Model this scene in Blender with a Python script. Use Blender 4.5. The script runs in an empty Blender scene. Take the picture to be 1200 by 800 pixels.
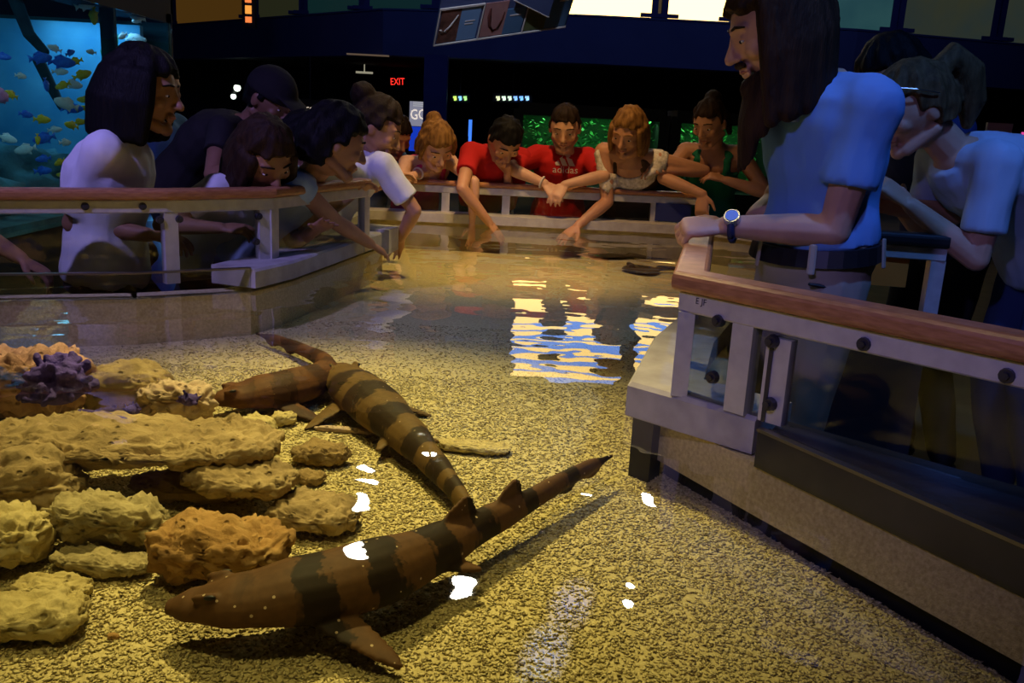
import bpy, math, random
import numpy as np
from mathutils import Vector, Matrix, noise
from mathutils.bvhtree import BVHTree

scene = bpy.context.scene
COL = scene.collection
rnd = random.Random(7)

# ------------------------------------------------------------------ camera
FPX, CAMH = 1050.0, 1.22
PITCH, ROLL = math.radians(13.9), math.radians(3.0)
cam_d = bpy.data.cameras.new('camera')
cam = bpy.data.objects.new('camera', cam_d)
COL.objects.link(cam)
cam_d.sensor_width = 36.0
cam_d.lens = 36.0 * FPX / 1200.0
cam_d.clip_start = 0.02
CR = Matrix.Rotation(math.pi / 2 - PITCH, 3, 'X') @ Matrix.Rotation(ROLL, 3, 'Z')
cam.rotation_euler = CR.to_euler()
cam.location = (0, 0, CAMH)
scene.camera = cam
CAMP = Vector((0, 0, CAMH))

def ray(px, py):
    return CR @ Vector(((px - 600) / FPX, -(py - 400) / FPX, -1.0))
def at(px, py, D):                      # world point of a photo pixel at distance y = D
    d = ray(px, py); return CAMP + d * (D / d.y)
def atz(px, py, z):                     # world point of a photo pixel at height z
    d = ray(px, py); return CAMP + d * ((z - CAMH) / d.z)

# ------------------------------------------------------------------ world, exposure
w = bpy.data.worlds.new('world'); scene.world = w; w.use_nodes = True
w.node_tree.nodes['Background'].inputs[0].default_value = (0.010, 0.013, 0.030, 1)
w.node_tree.nodes['Background'].inputs[1].default_value = 0.25
vs = scene.view_settings
vs.view_transform = 'Standard'; vs.look = 'None'; vs.gamma = 1.0; vs.exposure = 0.0
vs.use_curve_mapping = False

# ------------------------------------------------------------------ lights of the hall, with some unseen lamps added
def spot(name, loc, target, color, power, size_deg, blend=0.6, radius=0.05):
    d = bpy.data.lights.new(name, 'SPOT'); d.color = color; d.energy = power
    d.spot_size = math.radians(size_deg); d.spot_blend = blend; d.shadow_soft_size = radius
    o = bpy.data.objects.new(name, d); COL.objects.link(o); o.location = loc
    o.rotation_euler = (Vector(target) - Vector(loc)).to_track_quat('-Z', 'Y').to_euler()
    return o
def area(name, loc, target, color, power, sx, sy):
    d = bpy.data.lights.new(name, 'AREA'); d.color = color; d.energy = power
    d.shape = 'RECTANGLE'; d.size = sx; d.size_y = sy
    o = bpy.data.objects.new(name, d); COL.objects.link(o); o.location = loc
    o.rotation_euler = (Vector(target) - Vector(loc)).to_track_quat('-Z', 'Y').to_euler()
    return o
AMBER = (1.0, 0.78, 0.33); WARM = (1.0, 0.58, 0.22); BLUE = (0.10, 0.28, 1.0); VIOLET = (0.36, 0.30, 1.0)
spot('pool_spot_main', (-0.75, 3.0, 3.7), (-0.38, 1.85, 0.5), AMBER, 800, 37, 1.0, 0.06)
spot('pool_spot_wide', (-0.1, 1.6, 4.2), (-0.10, 1.5, 0.5), AMBER, 60, 56, 1.0, 0.10)
spot('pool_spot_near', (-0.55, 0.4, 3.8), (-0.42, 1.0, 0.5), AMBER, 115, 38, 1.0, 0.08)
spot('pool_spot_far', (-0.1, 3.7, 3.5), (0.10, 4.8, 0.75), WARM, 220, 50, 0.8, 0.06)
spot('pool_spot_left_edge', (0.15, 3.6, 3.5), (-0.25, 4.35, 0.6), AMBER, 190, 40, 1.0, 0.06)
spot('violet_spot_left', (-2.0, 0.9, 3.4), (-1.15, 2.95, 1.05), VIOLET, 330, 42, 0.9, 0.08)
spot('violet_spot_right', (-0.9, -0.4, 2.4), (0.75, 1.80, 0.85), VIOLET, 95, 34, 0.9, 0.06)
spot('blue_spot_right', (1.2, 1.1, 3.5), (0.98, 2.4, 1.15), BLUE, 165, 62, 0.9, 0.08)
spot('sign_spot', (-0.3, 3.9, 3.2), (-0.2, 6.0, 1.85), (0.75, 0.85, 1.0), 170, 24, 0.6, 0.04)
area('added_blue_wall_wash', (0.5, 11.0, 4.7), (0.5, 15.2, 2.4), (0.26, 0.36, 1.0), 42, 14.0, 0.4)  # unseen wash lamp added to brighten the fascia and column
spot('added_blue_streak_spot', (1.0, 5.3, 2.4), (0.115, 1.26, 0.5), (0.02, 0.11, 1.0), 2600, 1.0, 1.0, 0.004)  # added unseen lamp, imitates the blue caustic streak on the gravel
spot('added_blue_streak_spot_low', (1.0, 5.3, 2.4), (0.070, 1.12, 0.5), (0.03, 0.14, 1.0), 3000, 1.0, 1.0, 0.004)  # second added lamp, lengthens the blue streak
spot('added_yellow_streak_spot', (1.0, 5.3, 2.4), (0.045, 1.02, 0.5), (0.8, 1.0, 0.3), 250, 1.0, 1.0, 0.004)  # added unseen lamp for the yellow end of the streak

# ------------------------------------------------------------------ materials
def nt_new(name):
    m = bpy.data.materials.new(name); m.use_nodes = True
    nt = m.node_tree
    return m, nt, nt.nodes['Principled BSDF']
def N(nt, typ, **kw):
    n = nt.nodes.new(typ)
    for k, v in kw.items():
        if k.startswith('_'): setattr(n, k[1:], v)
        else: n.inputs[k].default_value = v
    return n
def c4(c): return (c[0], c[1], c[2], 1.0)
def mat(name, c1, c2=None, rough=0.6, scale=8.0, bump=0.0, bscale=None, metallic=0.0, spec=0.4, detail=4.0,
        stretch=None, emis=0.0, bdist=0.01):
    m, nt, b = nt_new(name)
    L = nt.links.new
    tc = N(nt, 'ShaderNodeTexCoord'); mp = N(nt, 'ShaderNodeMapping')
    if stretch: mp.inputs['Scale'].default_value = stretch
    L(tc.outputs['Object'], mp.inputs['Vector'])
    if c2 is not None:
        n = N(nt, 'ShaderNodeTexNoise', Scale=scale, Detail=detail)
        L(mp.outputs[0], n.inputs['Vector'])
        r = N(nt, 'ShaderNodeValToRGB'); r.color_ramp.elements[0].color = c4(c1); r.color_ramp.elements[1].color = c4(c2)
        r.color_ramp.elements[0].position = 0.32; r.color_ramp.elements[1].position = 0.68
        L(n.outputs['Fac'], r.inputs['Fac']); L(r.outputs['Color'], b.inputs['Base Color'])
        if emis: L(r.outputs['Color'], b.inputs['Emission Color'])
    else:
        b.inputs['Base Color'].default_value = c4(c1)
        if emis: b.inputs['Emission Color'].default_value = c4(c1)
    b.inputs['Roughness'].default_value = rough; b.inputs['Metallic'].default_value = metallic
    b.inputs['Specular IOR Level'].default_value = spec
    if emis: b.inputs['Emission Strength'].default_value = emis
    if bump:
        n2 = N(nt, 'ShaderNodeTexNoise', Scale=bscale or scale * 3, Detail=6.0)
        L(mp.outputs[0], n2.inputs['Vector'])
        bp = N(nt, 'ShaderNodeBump', Strength=bump, Distance=bdist)
        L(n2.outputs['Fac'], bp.inputs['Height']); L(bp.outputs[0], b.inputs['Normal'])
    return m
def glow(name, c, s):
    return mat(name, c, None, rough=0.5, emis=s)
def clear(name, tint, refl=0.0, ior=1.45, rough=0.02, bumpspec=None):
    # clear sheet: straight-through transmission under a Fresnel reflection
    m = bpy.data.materials.new(name); m.use_nodes = True; nt = m.node_tree; nt.nodes.clear(); L = nt.links.new
    out = N(nt, 'ShaderNodeOutputMaterial'); mx = N(nt, 'ShaderNodeMixShader')
    tr = N(nt, 'ShaderNodeBsdfTransparent', Color=c4(tint)); gl = N(nt, 'ShaderNodeBsdfGlossy', Roughness=rough)
    gl.inputs['Color'].default_value = (1, 1, 1, 1)
    fr = N(nt, 'ShaderNodeFresnel', IOR=ior)
    ge = N(nt, 'ShaderNodeNewGeometry'); mi = N(nt, 'ShaderNodeMix', _data_type='FLOAT')     # same reflectance on both faces of the sheet
    mi.inputs['A'].default_value = ior; mi.inputs['B'].default_value = 1.0 / ior
    L(ge.outputs['Backfacing'], mi.inputs['Factor']); L(mi.outputs['Result'], fr.inputs['IOR'])
    if bumpspec:
        prev = None
        tc = N(nt, 'ShaderNodeTexCoord')
        for (sx, sy, sc, dist, det) in bumpspec:
            mp = N(nt, 'ShaderNodeMapping'); mp.inputs['Scale'].default_value = (sx, sy, 1)
            L(tc.outputs['Object'], mp.inputs['Vector'])
            n = N(nt, 'ShaderNodeTexNoise', Scale=sc, Detail=det); L(mp.outputs[0], n.inputs['Vector'])
            bp = N(nt, 'ShaderNodeBump', Strength=1.0, Distance=dist); L(n.outputs['Fac'], bp.inputs['Height'])
            if prev: L(prev.outputs[0], bp.inputs['Normal'])
            prev = bp
        L(prev.outputs[0], gl.inputs['Normal'])
    L(fr.outputs[0], mx.inputs[0]); L(tr.outputs[0], mx.inputs[1]); L(gl.outputs[0], mx.inputs[2])
    L(mx.outputs[0], out.inputs['Surface'])
    return m

M = {}
M['wall_dark'] = mat('dark_navy_paint', (0.010, 0.011, 0.020), (0.016, 0.017, 0.028), 0.8, 3)
M['fascia'] = mat('blue_fascia_paint', (0.035, 0.055, 0.16), (0.045, 0.065, 0.18), 0.7, 2)
M['ceiling'] = mat('black_ceiling', (0.008, 0.008, 0.010), None, 0.9)
M['floor'] = mat('dark_floor', (0.16, 0.13, 0.07), (0.22, 0.18, 0.10), 0.6, 6, 0.1)
M['column'] = mat('blue_column_paint', (0.012, 0.020, 0.12), (0.016, 0.026, 0.15), 0.6, 3)
M['concrete'] = mat('grey_concrete', (0.30, 0.28, 0.25), (0.42, 0.40, 0.36), 0.7, 14, 0.25, 60, bdist=0.004)
M['sandwall'] = mat('sandy_pool_wall', (0.30, 0.25, 0.13), (0.42, 0.36, 0.20), 0.8, 18, 0.4, 90, bdist=0.004)
M['darkpanel'] = mat('dark_glossy_panel', (0.020, 0.020, 0.018), (0.034, 0.034, 0.028), 0.22, 8, 0.05)
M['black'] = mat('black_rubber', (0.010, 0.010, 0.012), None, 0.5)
M['aluminium'] = mat('brushed_aluminium', (0.50, 0.49, 0.47), (0.60, 0.59, 0.56), 0.42, 30, 0.08, 200, metallic=0.35, bdist=0.002)
M['bolt'] = mat('dark_bolt', (0.06, 0.06, 0.07), None, 0.35, metallic=0.6)
M['wood'] = mat('varnished_wood', (0.30, 0.125, 0.05), (0.44, 0.20, 0.085), 0.35, 6, 0.12, 18, stretch=(6, 6, 30), bdist=0.004)
M['orangeboard'] = mat('orange_board', (0.75, 0.20, 0.02), (0.85, 0.25, 0.03), 0.6, 5)
M['acrylic'] = clear('clear_acrylic', (0.82, 0.84, 0.80), ior=1.38)
M['tankglass'] = clear('aquarium_glass', (0.90, 0.97, 1.0), ior=1.25)
M['water'] = clear('pool_water', (0.93, 0.95, 0.84), ior=1.33, rough=0.012,
                   bumpspec=[(0.8, 1.6, 2.2, 0.012, 0.3), (1.2, 1.3, 8.0, 0.0014, 1.0)])

# ------------------------------------------------------------------ mesh helpers
class MB:
    def __init__(s): s.v = []; s.f = []
    def add(s, vs, fs):
        o = len(s.v); s.v += [tuple(p) for p in vs]; s.f += [tuple(i + o for i in f) for f in fs]
    def box(s, c, h, R=None):
        c = Vector(c); vs = []
        for sx in (-1, 1):
            for sy in (-1, 1):
                for sz in (-1, 1):
                    p = Vector((sx * h[0], sy * h[1], sz * h[2]))
                    if R is not None: p = R @ p
                    vs.append(c + p)
        s.add(vs, [(0, 1, 3, 2), (4, 6, 7, 5), (0, 4, 5, 1), (2, 3, 7, 6), (0, 2, 6, 4), (1, 5, 7, 3)])
    def prism(s, poly, z0, z1):          # poly counter-clockwise in plan
        n = len(poly)
        vs = [(p[0], p[1], z0) for p in poly] + [(p[0], p[1], z1) for p in poly]
        s.add(vs, [tuple(range(n - 1, -1, -1)), tuple(range(n, 2 * n))] + [(i, (i + 1) % n, n + (i + 1) % n, n + i) for i in range(n)])
    def rings(s, rings, cap=True):
        n = len(rings[0]); vs = [p for r in rings for p in r]; fs = []
        for k in range(len(rings) - 1):
            for i in range(n):
                j = (i + 1) % n
                fs.append((k * n + i, k * n + j, (k + 1) * n + j, (k + 1) * n + i))
        if cap:
            fs.append(tuple(range(n - 1, -1, -1))); fs.append(tuple((len(rings) - 1) * n + i for i in range(n)))
        s.add(vs, fs)
    def tube(s, pts, rad, n=10, flat=1.0, side=None, round_caps=True):
        pts = [Vector(p) for p in pts]
        if not isinstance(rad, (list, tuple)): rad = [rad] * len(pts)
        rings = []; prevx = None
        def frame(i):
            if i == 0: t = pts[1] - pts[0]
            elif i == len(pts) - 1: t = pts[-1] - pts[-2]
            else: t = (pts[i + 1] - pts[i]).normalized() + (pts[i] - pts[i - 1]).normalized()
            return t.normalized()
        frs = []
        for i in range(len(pts)):
            t = frame(i)
            ref = Vector(side) if side is not None else (prevx if prevx is not None else (Vector((1, 0, 0)) if abs(t.x) < 0.8 else Vector((0, 1, 0))))
            x = ref - t * ref.dot(t)
            if x.length < 1e-5: x = t.orthogonal()
            x.normalize(); y = t.cross(x); prevx = x
            frs.append((t, x, y))
        def ring(c, x, y, r):
            return [c + x * (math.cos(2 * math.pi * k / n) * r) + y * (math.sin(2 * math.pi * k / n) * r * flat) for k in range(n)]
        if round_caps:
            t, x, y = frs[0]
            for a in (80, 55, 28): rings.append(ring(pts[0] - t * rad[0] * math.sin(math.radians(a)) * min(flat, 1), x, y, rad[0] * math.cos(math.radians(a))))
        for (t, x, y), p, r in zip(frs, pts, rad): rings.append(ring(p, x, y, r))
        if round_caps:
            t, x, y = frs[-1]
            for a in (28, 55, 80): rings.append(ring(pts[-1] + t * rad[-1] * math.sin(math.radians(a)) * min(flat, 1), x, y, rad[-1] * math.cos(math.radians(a))))
        s.rings(rings)
    def ell(s, c, r, R=None, nu=14, nv=9, fn=None):
        c = Vector(c); rings = []
        for j in range(nv + 1):
            th = math.pi * (0.02 + 0.96 * j / nv)
            row = []
            for i in range(nu):
                ph = 2 * math.pi * i / nu
                d = Vector((math.sin(th) * math.cos(ph), math.sin(th) * math.sin(ph), -math.cos(th)))
                p = fn(d) if fn else Vector((d.x * r[0], d.y * r[1], d.z * r[2]))
                if R is not None: p = R @ p
                row.append(c + p)
            rings.append(row)
        s.rings(rings)

WL = {}
def wl(o): return WL.get(o.name, Vector((0, 0, 0)))
def link(name, me, material, parent=None, origin=None, smooth=False):
    o = bpy.data.objects.new(name, me); COL.objects.link(o)
    if material is not None and not me.materials: me.materials.append(material)
    if parent is not None:
        org = wl(parent); me.transform(Matrix.Translation(-org)); o.parent = parent; WL[o.name] = org
    else:
        if origin is None and len(me.vertices):
            co = np.empty(len(me.vertices) * 3, 'f'); me.vertices.foreach_get('co', co); co = co.reshape(-1, 3)
            mn, mx = co.min(0), co.max(0); origin = Vector(((mn[0] + mx[0]) / 2, (mn[1] + mx[1]) / 2, mn[2]))
        org = Vector(origin); me.transform(Matrix.Translation(-org)); o.location = org; WL[o.name] = org
    if smooth: me.polygons.foreach_set('use_smooth', [True] * len(me.polygons))
    return o
def mk(name, mb, material, parent=None, origin=None, smooth=False):
    me = bpy.data.meshes.new(name); me.from_pydata(mb.v, [], mb.f); me.update()
    return link(name, me, material, parent, origin, smooth)
def tag(o, label=None, cat=None, group=None, kind=None):
    if label: o['label'] = label
    if cat: o['category'] = cat
    if group: o['group'] = group
    if kind: o['kind'] = kind
    return o
def thing(name, label, cat, loc, group=None):
    o = bpy.data.objects.new(name, None); COL.objects.link(o); o.empty_display_size = 0.1
    o.location = loc; WL[o.name] = Vector(loc)
    return tag(o, label, cat, group)
def struct(name, mb, material, label=None, smooth=False):
    o = mk(name, mb, material, smooth=smooth); o['kind'] = 'structure'
    if label: o['label'] = label
    return o
def remesh(mb, voxel, smooth=3, dec=None):
    me = bpy.data.meshes.new('tmp'); me.from_pydata(mb.v, [], mb.f); me.update()
    o = bpy.data.objects.new('tmp', me); COL.objects.link(o)
    r = o.modifiers.new('r', 'REMESH'); r.mode = 'VOXEL'; r.voxel_size = voxel; r.use_smooth_shade = True
    if smooth:
        sm = o.modifiers.new('s', 'SMOOTH'); sm.iterations = smooth; sm.factor = 0.5
    if dec:
        d = o.modifiers.new('d', 'DECIMATE'); d.ratio = dec
    dg = bpy.context.evaluated_depsgraph_get()
    out = bpy.data.meshes.new_from_object(o.evaluated_get(dg))
    bpy.data.objects.remove(o); bpy.data.meshes.remove(me)
    out.polygons.foreach_set('use_smooth', [True] * len(out.polygons))
    return out
def sweep(mb, path, prof):
    # profile (offset to the right of travel, height) swept along a horizontal path with mitred corners
    path = [Vector(p) for p in path]; rings = []
    for i, p in enumerate(path):
        if i == 0: d0 = d1 = (path[1] - p)
        elif i == len(path) - 1: d0 = d1 = (p - path[i - 1])
        else: d0, d1 = p - path[i - 1], path[i + 1] - p
        d0 = Vector((d0.x, d0.y, 0)).normalized(); d1 = Vector((d1.x, d1.y, 0)).normalized()
        n0 = Vector((d0.y, -d0.x, 0)); n1 = Vector((d1.y, -d1.x, 0)); n = (n0 + n1).normalized(); k = 1 / max(0.3, n.dot(n0))
        rings.append([p + n * (a * k) + Vector((0, 0, b)) for a, b in prof])
    mb.rings(rings)
def rrect(w, h, r, z0=0.0, n=3):
    pts = []
    for cx, cy, a0 in ((w - r, h - r, 0), (-w + r, h - r, 90), (-w + r, -h + r, 180), (w - r, -h + r, 270)):
        for k in range(n + 1):
            a = math.radians(a0 + 90 * k / n); pts.append((cx + r * math.cos(a), z0 + cy + r * math.sin(a)))
    return pts
def text_mesh(txt, size):
    cu = bpy.data.curves.new('t', 'FONT'); cu.body = txt; cu.size = size; cu.align_x = 'CENTER'; cu.align_y = 'CENTER'; cu.resolution_u = 2
    o = bpy.data.objects.new('t', cu); COL.objects.link(o)
    dg = bpy.context.evaluated_depsgraph_get(); me = bpy.data.meshes.new_from_object(o.evaluated_get(dg))
    bpy.data.objects.remove(o); return me
def put_text(name, txt, size, pos, xdir, updir, material, parent, width=None):
    me = text_mesh(txt, size)
    if width:
        xs = [v.co.x for v in me.vertices]; k = width / (max(xs) - min(xs)); me.transform(Matrix.Diagonal((k, 1, 1, 1)))
    x = Vector(xdir).normalized(); u = Vector(updir).normalized(); z = x.cross(u)
    R = Matrix((x, u, z)).transposed().to_4x4(); me.transform(Matrix.Translation(Vector(pos)) @ R)
    me.materials.clear()
    return link(name, me, material, parent)

# ================================================================== SETTING
WZ, FZ = 0.64, 0.50           # water level, pool bed
b = MB(); b.box((0.5, 10.5, -0.05), (10.5, 13, 0.05)); struct('floor', b, M['floor'], 'dark hall floor around the touch pool')
b = MB(); b.box((0.5, 10.5, 5.05), (10.5, 13, 0.05)); struct('ceiling', b, M['ceiling'])
b = MB(); b.box((0.5, 23.5, 1.6), (10.5, 0.1, 1.6)); struct('wall_back', b, M['wall_dark'], 'dark wall far behind the visitors under the balcony')
b = MB(); b.box((11, 10.5, 2.5), (0.1, 13, 2.5)); struct('wall_right', b, M['wall_dark'])
b = MB(); b.box((0.5, -2.5, 2.5), (10.5, 0.1, 2.5)); struct('wall_front', b, M['wall_dark'])
b = MB()
b.box((-3.0, 5.0, 3.4), (0.12, 2.6, 1.58)); b.box((-3.0, 5.0, 0.23), (0.12, 2.6, 0.23)); b.box((-3.0, -0.0, 2.5), (0.12, 2.45, 2.5))
b.box((-3.0, 7.56, 1.15), (0.12, 0.06, 0.75)); b.box((-6.9, 7.65, 2.5), (3.9, 0.05, 2.5))
struct('wall_left', b, M['wall_dark'], 'dark wall around the big blue aquarium')

# fascia of the upper level and its windows
FP = [(-9.9, 23.0), (-8.0, 21.0), (-2.4, 15.6), (-0.6, 15.2), (1.1, 15.0), (5.2, 15.0), (8.4, 15.9), (11.0, 17.0)]
b = MB(); sweep(b, [(x, y, 0) for x, y in FP], [(0.0, 2.15), (0.0, 2.87), (-0.35, 2.87), (-0.35, 2.15)])
struct('trim_1', b, M['fascia'], 'broad blue fascia band of the upper level')
b = MB(); sweep(b, [(x, y, 0) for x, y in FP], [(0.02, 2.855), (0.02, 2.885), (-0.06, 2.885), (-0.06, 2.855)])
struct('trim_2', b, M['fascia'], 'thin ledge along the top of the blue fascia')
b = MB(); sweep(b, [(x, y, 0) for x, y in FP], [(-0.5, 2.5), (-0.5, 5.0), (-0.7, 5.0), (-0.7, 2.5)])
struct('wall_upper', b, M['wall_dark'])
b = MB(); sweep(b, [(x, y, 0) for x, y in FP], [(-0.36, 2.15), (-0.36, 2.2), (-7.0, 2.2), (-7.0, 2.15)])
struct('ceiling_balcony', b, M['ceiling'])

def fp_at_px(px, off=0.0):
    d = ray(px, 12); best = None
    for (x0, y0), (x1, y1) in zip(FP[:-1], FP[1:]):
        ex, ey = x1 - x0, y1 - y0; den = d.x * ey - d.y * ex
        if abs(den) < 1e-9: continue
        t = (x0 * ey - y0 * ex) / den; u = (d.x * t - x0) / ex
        if 0 <= u <= 1:
            n = Vector((-ey, ex, 0)).normalized(); return Vector((d.x * t, d.y * t, 0)) + n * off
WIN = [(196, 284, 'amber'), (292, 343, 'olive'), (349, 413, 'teal'), (419, 505, 'teal'), (511, 590, 'teal'),
       (612, 769, 'bright'), (781, 862, 'bright'), (869, 1058, 'cyan'), (1066, 1178, 'grey'), (1186, 1300, 'grey')]
PANE = {'amber': glow('amber_window', (0.12, 0.055, 0.008), 0.45), 'olive': glow('olive_window', (0.03, 0.032, 0.014), 0.5),
        'teal': glow('teal_window', (0.006, 0.026, 0.026), 0.6),
        'cyan': mat('cyan_window', (0.02, 0.075, 0.085), (0.035, 0.11, 0.11), 0.4, 1.2, emis=0.55),
        'grey': mat('grey_window', (0.030, 0.045, 0.042), (0.055, 0.055, 0.022), 0.4, 0.9, emis=0.55)}
PANE_W = glow('bright_window_warm', (1.0, 0.66, 0.21), 4.0)
PANE_B = glow('bright_window_blue', (0.16, 0.34, 0.90), 2.6)
for i, (a, c, k) in enumerate(WIN):
    p0, p1 = fp_at_px(a, 0.2), fp_at_px(c, 0.2)
    dx = (p1 - p0).normalized(); nrm = Vector((dx.y, -dx.x, 0))
    def slab(z0, z1, m, nm, parent, inset=0.0, th=0.02, e0=0.0, e1=0.0):
        q = MB(); A = p0 + dx * (inset - e0) ; B = p1 - dx * (inset - e1)
        q.rings([[A + nrm * th + Vector((0, 0, z0)), A - nrm * th + Vector((0, 0, z0)), A - nrm * th + Vector((0, 0, z1)), A + nrm * th + Vector((0, 0, z1))],
                 [B + nrm * th + Vector((0, 0, z0)), B - nrm * th + Vector((0, 0, z0)), B - nrm * th + Vector((0, 0, z1)), B + nrm * th + Vector((0, 0, z1))]])
        return mk(nm, q, m, parent)
    q = MB()
    q.box((p0 + Vector((0, 0, 3.72))) + nrm * 0.0, (0.05, 0.05, 0.87))
    q.box((p1 + Vector((0, 0, 3.72))), (0.05, 0.05, 0.87))
    q.box((p0 + Vector((0, 0, 2.94))) + nrm * 0.03, (0.22, 0.05, 0.03)); q.box((p1 + Vector((0, 0, 2.94))) + nrm * 0.03, (0.22, 0.05, 0.03))
    fr = struct('window_%d' % (i + 1), q, M['column'])
    if k == 'bright':
        slab(2.87, 3.70, PANE_W, 'pane', fr, 0.05); slab(3.72, 3.98, PANE_B, 'pane', fr, 0.05); slab(4.0, 4.34, PANE_W, 'pane', fr, 0.05); slab(4.36, 4.96, PANE_B, 'pane', fr, 0.05)
        fr['label'] = 'brightly lit yellow upper window above the fascia'
    else:
        slab(2.87, 4.58, PANE[k], 'pane', fr, 0.05)

# blue column under the fascia
b = MB(); p = at(510, 120, 14.9)
b.box((p.x, 14.95, 1.075), (0.185, 0.12, 1.075)); struct('wall_column', b, M['column'], 'deep blue square column under the fascia')

# ------------------------------------------------------------------ pool basin
PB = dict(B=(1.08, 0.45), C=(0.45, 1.53), D=(0.262, 1.775), E=(0.375, 2.2), F=(0.62, 2.82), G=(1.02, 3.02), H=(1.40, 4.7),
          I=(1.05, 5.0), J=(-0.86, 4.93), K=(-0.86, 4.3), L=(-0.60, 3.98), M=(-0.78, 3.03), N=(-0.85, 2.83), O=(-1.14, 2.64), P=(-1.49, 2.51), Q=(-2.6, 2.1), A=(-2.6, 0.45))
ORD = 'ABCDEFGHIJKLMNOPQ'
poly = [PB[k] for k in ORD]
def inset(poly, d):
    out = []; n = len(poly)
    for i in range(n):
        p0, p, p1 = Vector(poly[i - 1]), Vector(poly[i]), Vector(poly[(i + 1) % n])
        a = (p - p0).normalized(); c = (p1 - p).normalized()
        na = Vector((-a.y, a.x)); nc = Vector((-c.y, c.x)); nn = (na + nc).normalized()
        out.append(tuple(p + nn * (d / max(0.35, nn.dot(na)))))
    return out
ip = inset(poly, 0.002); BED = ip[:2] + [(0.49, 1.53), (0.425, 1.795), (0.495, 2.2)] + ip[5:]; b = MB(); b.prism(BED, 0.44, FZ - 0.004)
M['bed'] = mat('gravel_bed', (0.46, 0.38, 0.17), (0.66, 0.56, 0.29), 0.85, 130, 0.12, 170, bdist=0.004, detail=3)
tag(mk('gravel_bed', b, M['bed']), 'yellowish gravel bed of the touch pool', 'gravel', kind='stuff')
b = MB(); b.prism(inset(poly, 0.002), WZ - 0.001, WZ)
water_me = MB(); n = len(poly); ip = inset(poly, 0.001)
water_me.add([(x, y, WZ) for x, y in ip], [tuple(range(n))])
tag(mk('water', water_me, M['water']), 'clear rippled water surface of the touch pool with mirror reflections', 'water', kind='stuff')

def pool_wall(name, keys, z0, z1, th, m, label):
    q = MB()
    for a, c in zip(keys[:-1], keys[1:]):
        p0, p1 = Vector(PB[a]), Vector(PB[c]); d = (p1 - p0).normalized(); o = Vector((d.y, -d.x)) * th   # outward of a CCW ring
        q.prism([tuple(p1), tuple(p0), tuple(p0 + o), tuple(p1 + o)][::-1], z0, z1)
    return struct(name, q, m, label)
pool_wall('wall_pool_left', 'KLMNOPQ', 0.0, 0.636, 0.10, M['bed'], 'sandy inner pool wall under the left railing')
pool_wall('wall_pool_back', 'HIJK', 0.0, 0.66, 0.13, M['sandwall'], 'sandy inner pool wall under the far railing')
PB2 = dict(PB); PB.update(C=(0.56, 1.60), D=(0.43, 1.80), E=(0.50, 2.2))
pool_wall('wall_pool_peninsula', 'CDEFGH', 0.0, 0.655, 0.05, M['sandwall'], 'sandy inner pool wall under the corner ledge')
PB = PB2
pool_wall('wall_pool_front', 'QAB', 0.0, 0.70, 0.1, M['concrete'], None)
# near right wall: sandy foot under water, dark glossy face above it with a bright metal lip
def right_wall(nm, z0, z1, in_, out_, m, label, a='B', c='C'):
    p0, p1 = Vector(PB[a]), Vector(PB[c]); d = (p1 - p0).normalized(); o = Vector((d.y, -d.x)); q = MB()
    q.prism([tuple(p0 - o * in_), tuple(p0 + o * out_), tuple(p1 + o * out_), tuple(p1 - o * in_)], z0, z1)
    return struct(nm, q, m, label)
M['foot'] = mat('gravelly_foot', (0.40, 0.33, 0.15), (0.58, 0.49, 0.25), 0.85, 130, 0.7, 170, bdist=0.004)
FOOT = [(1.08, 0.45, 0), (0.462, 1.525, 0), (0.315, 1.795, 0)]
b = MB(); sweep(b, FOOT, [(0.0, 0.537), (0.0, 0.634), (0.05, 0.634), (0.05, 0.537)]); struct('wall_pool_right', b, M['foot'], 'gravelly underwater foot of the near right pool wall')
b = MB(); sweep(b, FOOT, [(0.03, 0.42), (0.03, 0.536), (0.06, 0.536), (0.06, 0.42)]); struct('trim_3', b, M['black'], 'black strip standing in for the shade under the near right pool wall')  # shadowed gap below the foot, put in as a black strip
right_wall('wall_panel_right', 0.632, 0.70, 0.0, 0.03, M['darkpanel'], 'dark glossy face of the near right pool wall')
M['lip'] = mat('dull_metal_lip', (0.16, 0.15, 0.13), None, 0.3, metallic=0.8)
right_wall('trim_4', 0.70, 0.7055, 0.004, 0.012, M['lip'], 'thin metal lip on the dark pool wall')
p0, p1 = Vector(PB['C']), Vector(PB['B'])
b = MB(); b.prism([(0.47, 1.535), (1.08, 0.47), (1.6, 0.62), (0.52, 1.63)], 0.66, 0.692)
struct('trim_5', b, M['darkpanel'], 'dark ledge between the pool wall and the clear railing panels')
# copings
b = MB(); sweep(b, [(*PB[k], 0) for k in 'NML'], [(0.02, 0.652), (0.02, 0.705), (0.012, 0.713), (-0.15, 0.713), (-0.15, 0.652)])
struct('trim_6', b, M['concrete'], 'grey coping ledge along the bent part of the left pool wall')
b = MB(); sweep(b, [(*PB[k], 0) for k in 'QPON'], [(0.006, 0.637), (0.006, 0.713), (-0.004, 0.713), (-0.004, 0.637)])
struct('wall_clear_left', b, M['acrylic'], 'clear acrylic wall rising just above the water on the left')
b = MB(); sweep(b, [(*PB[k], 0) for k in 'QPON'], [(0.010, 0.7135), (0.010, 0.719), (-0.010, 0.719), (-0.010, 0.7135)])
struct('trim_12', b, M['lip'], 'thin metal lip on the clear left pool wall')
b = MB(); b.prism([(-0.56, 3.9), (-0.54, 4.06), (-0.72, 4.12), (-0.74, 3.95)], 0.62, 0.725)
struct('trim_7', b, M['concrete'], 'grey end block of the left coping')
b = MB(); sweep(b, [(*PB[k], 0) for k in 'LKJIH'][::-1], [(-0.03, 0.652), (-0.03, 0.70), (0.14, 0.70), (0.14, 0.652)])
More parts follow.
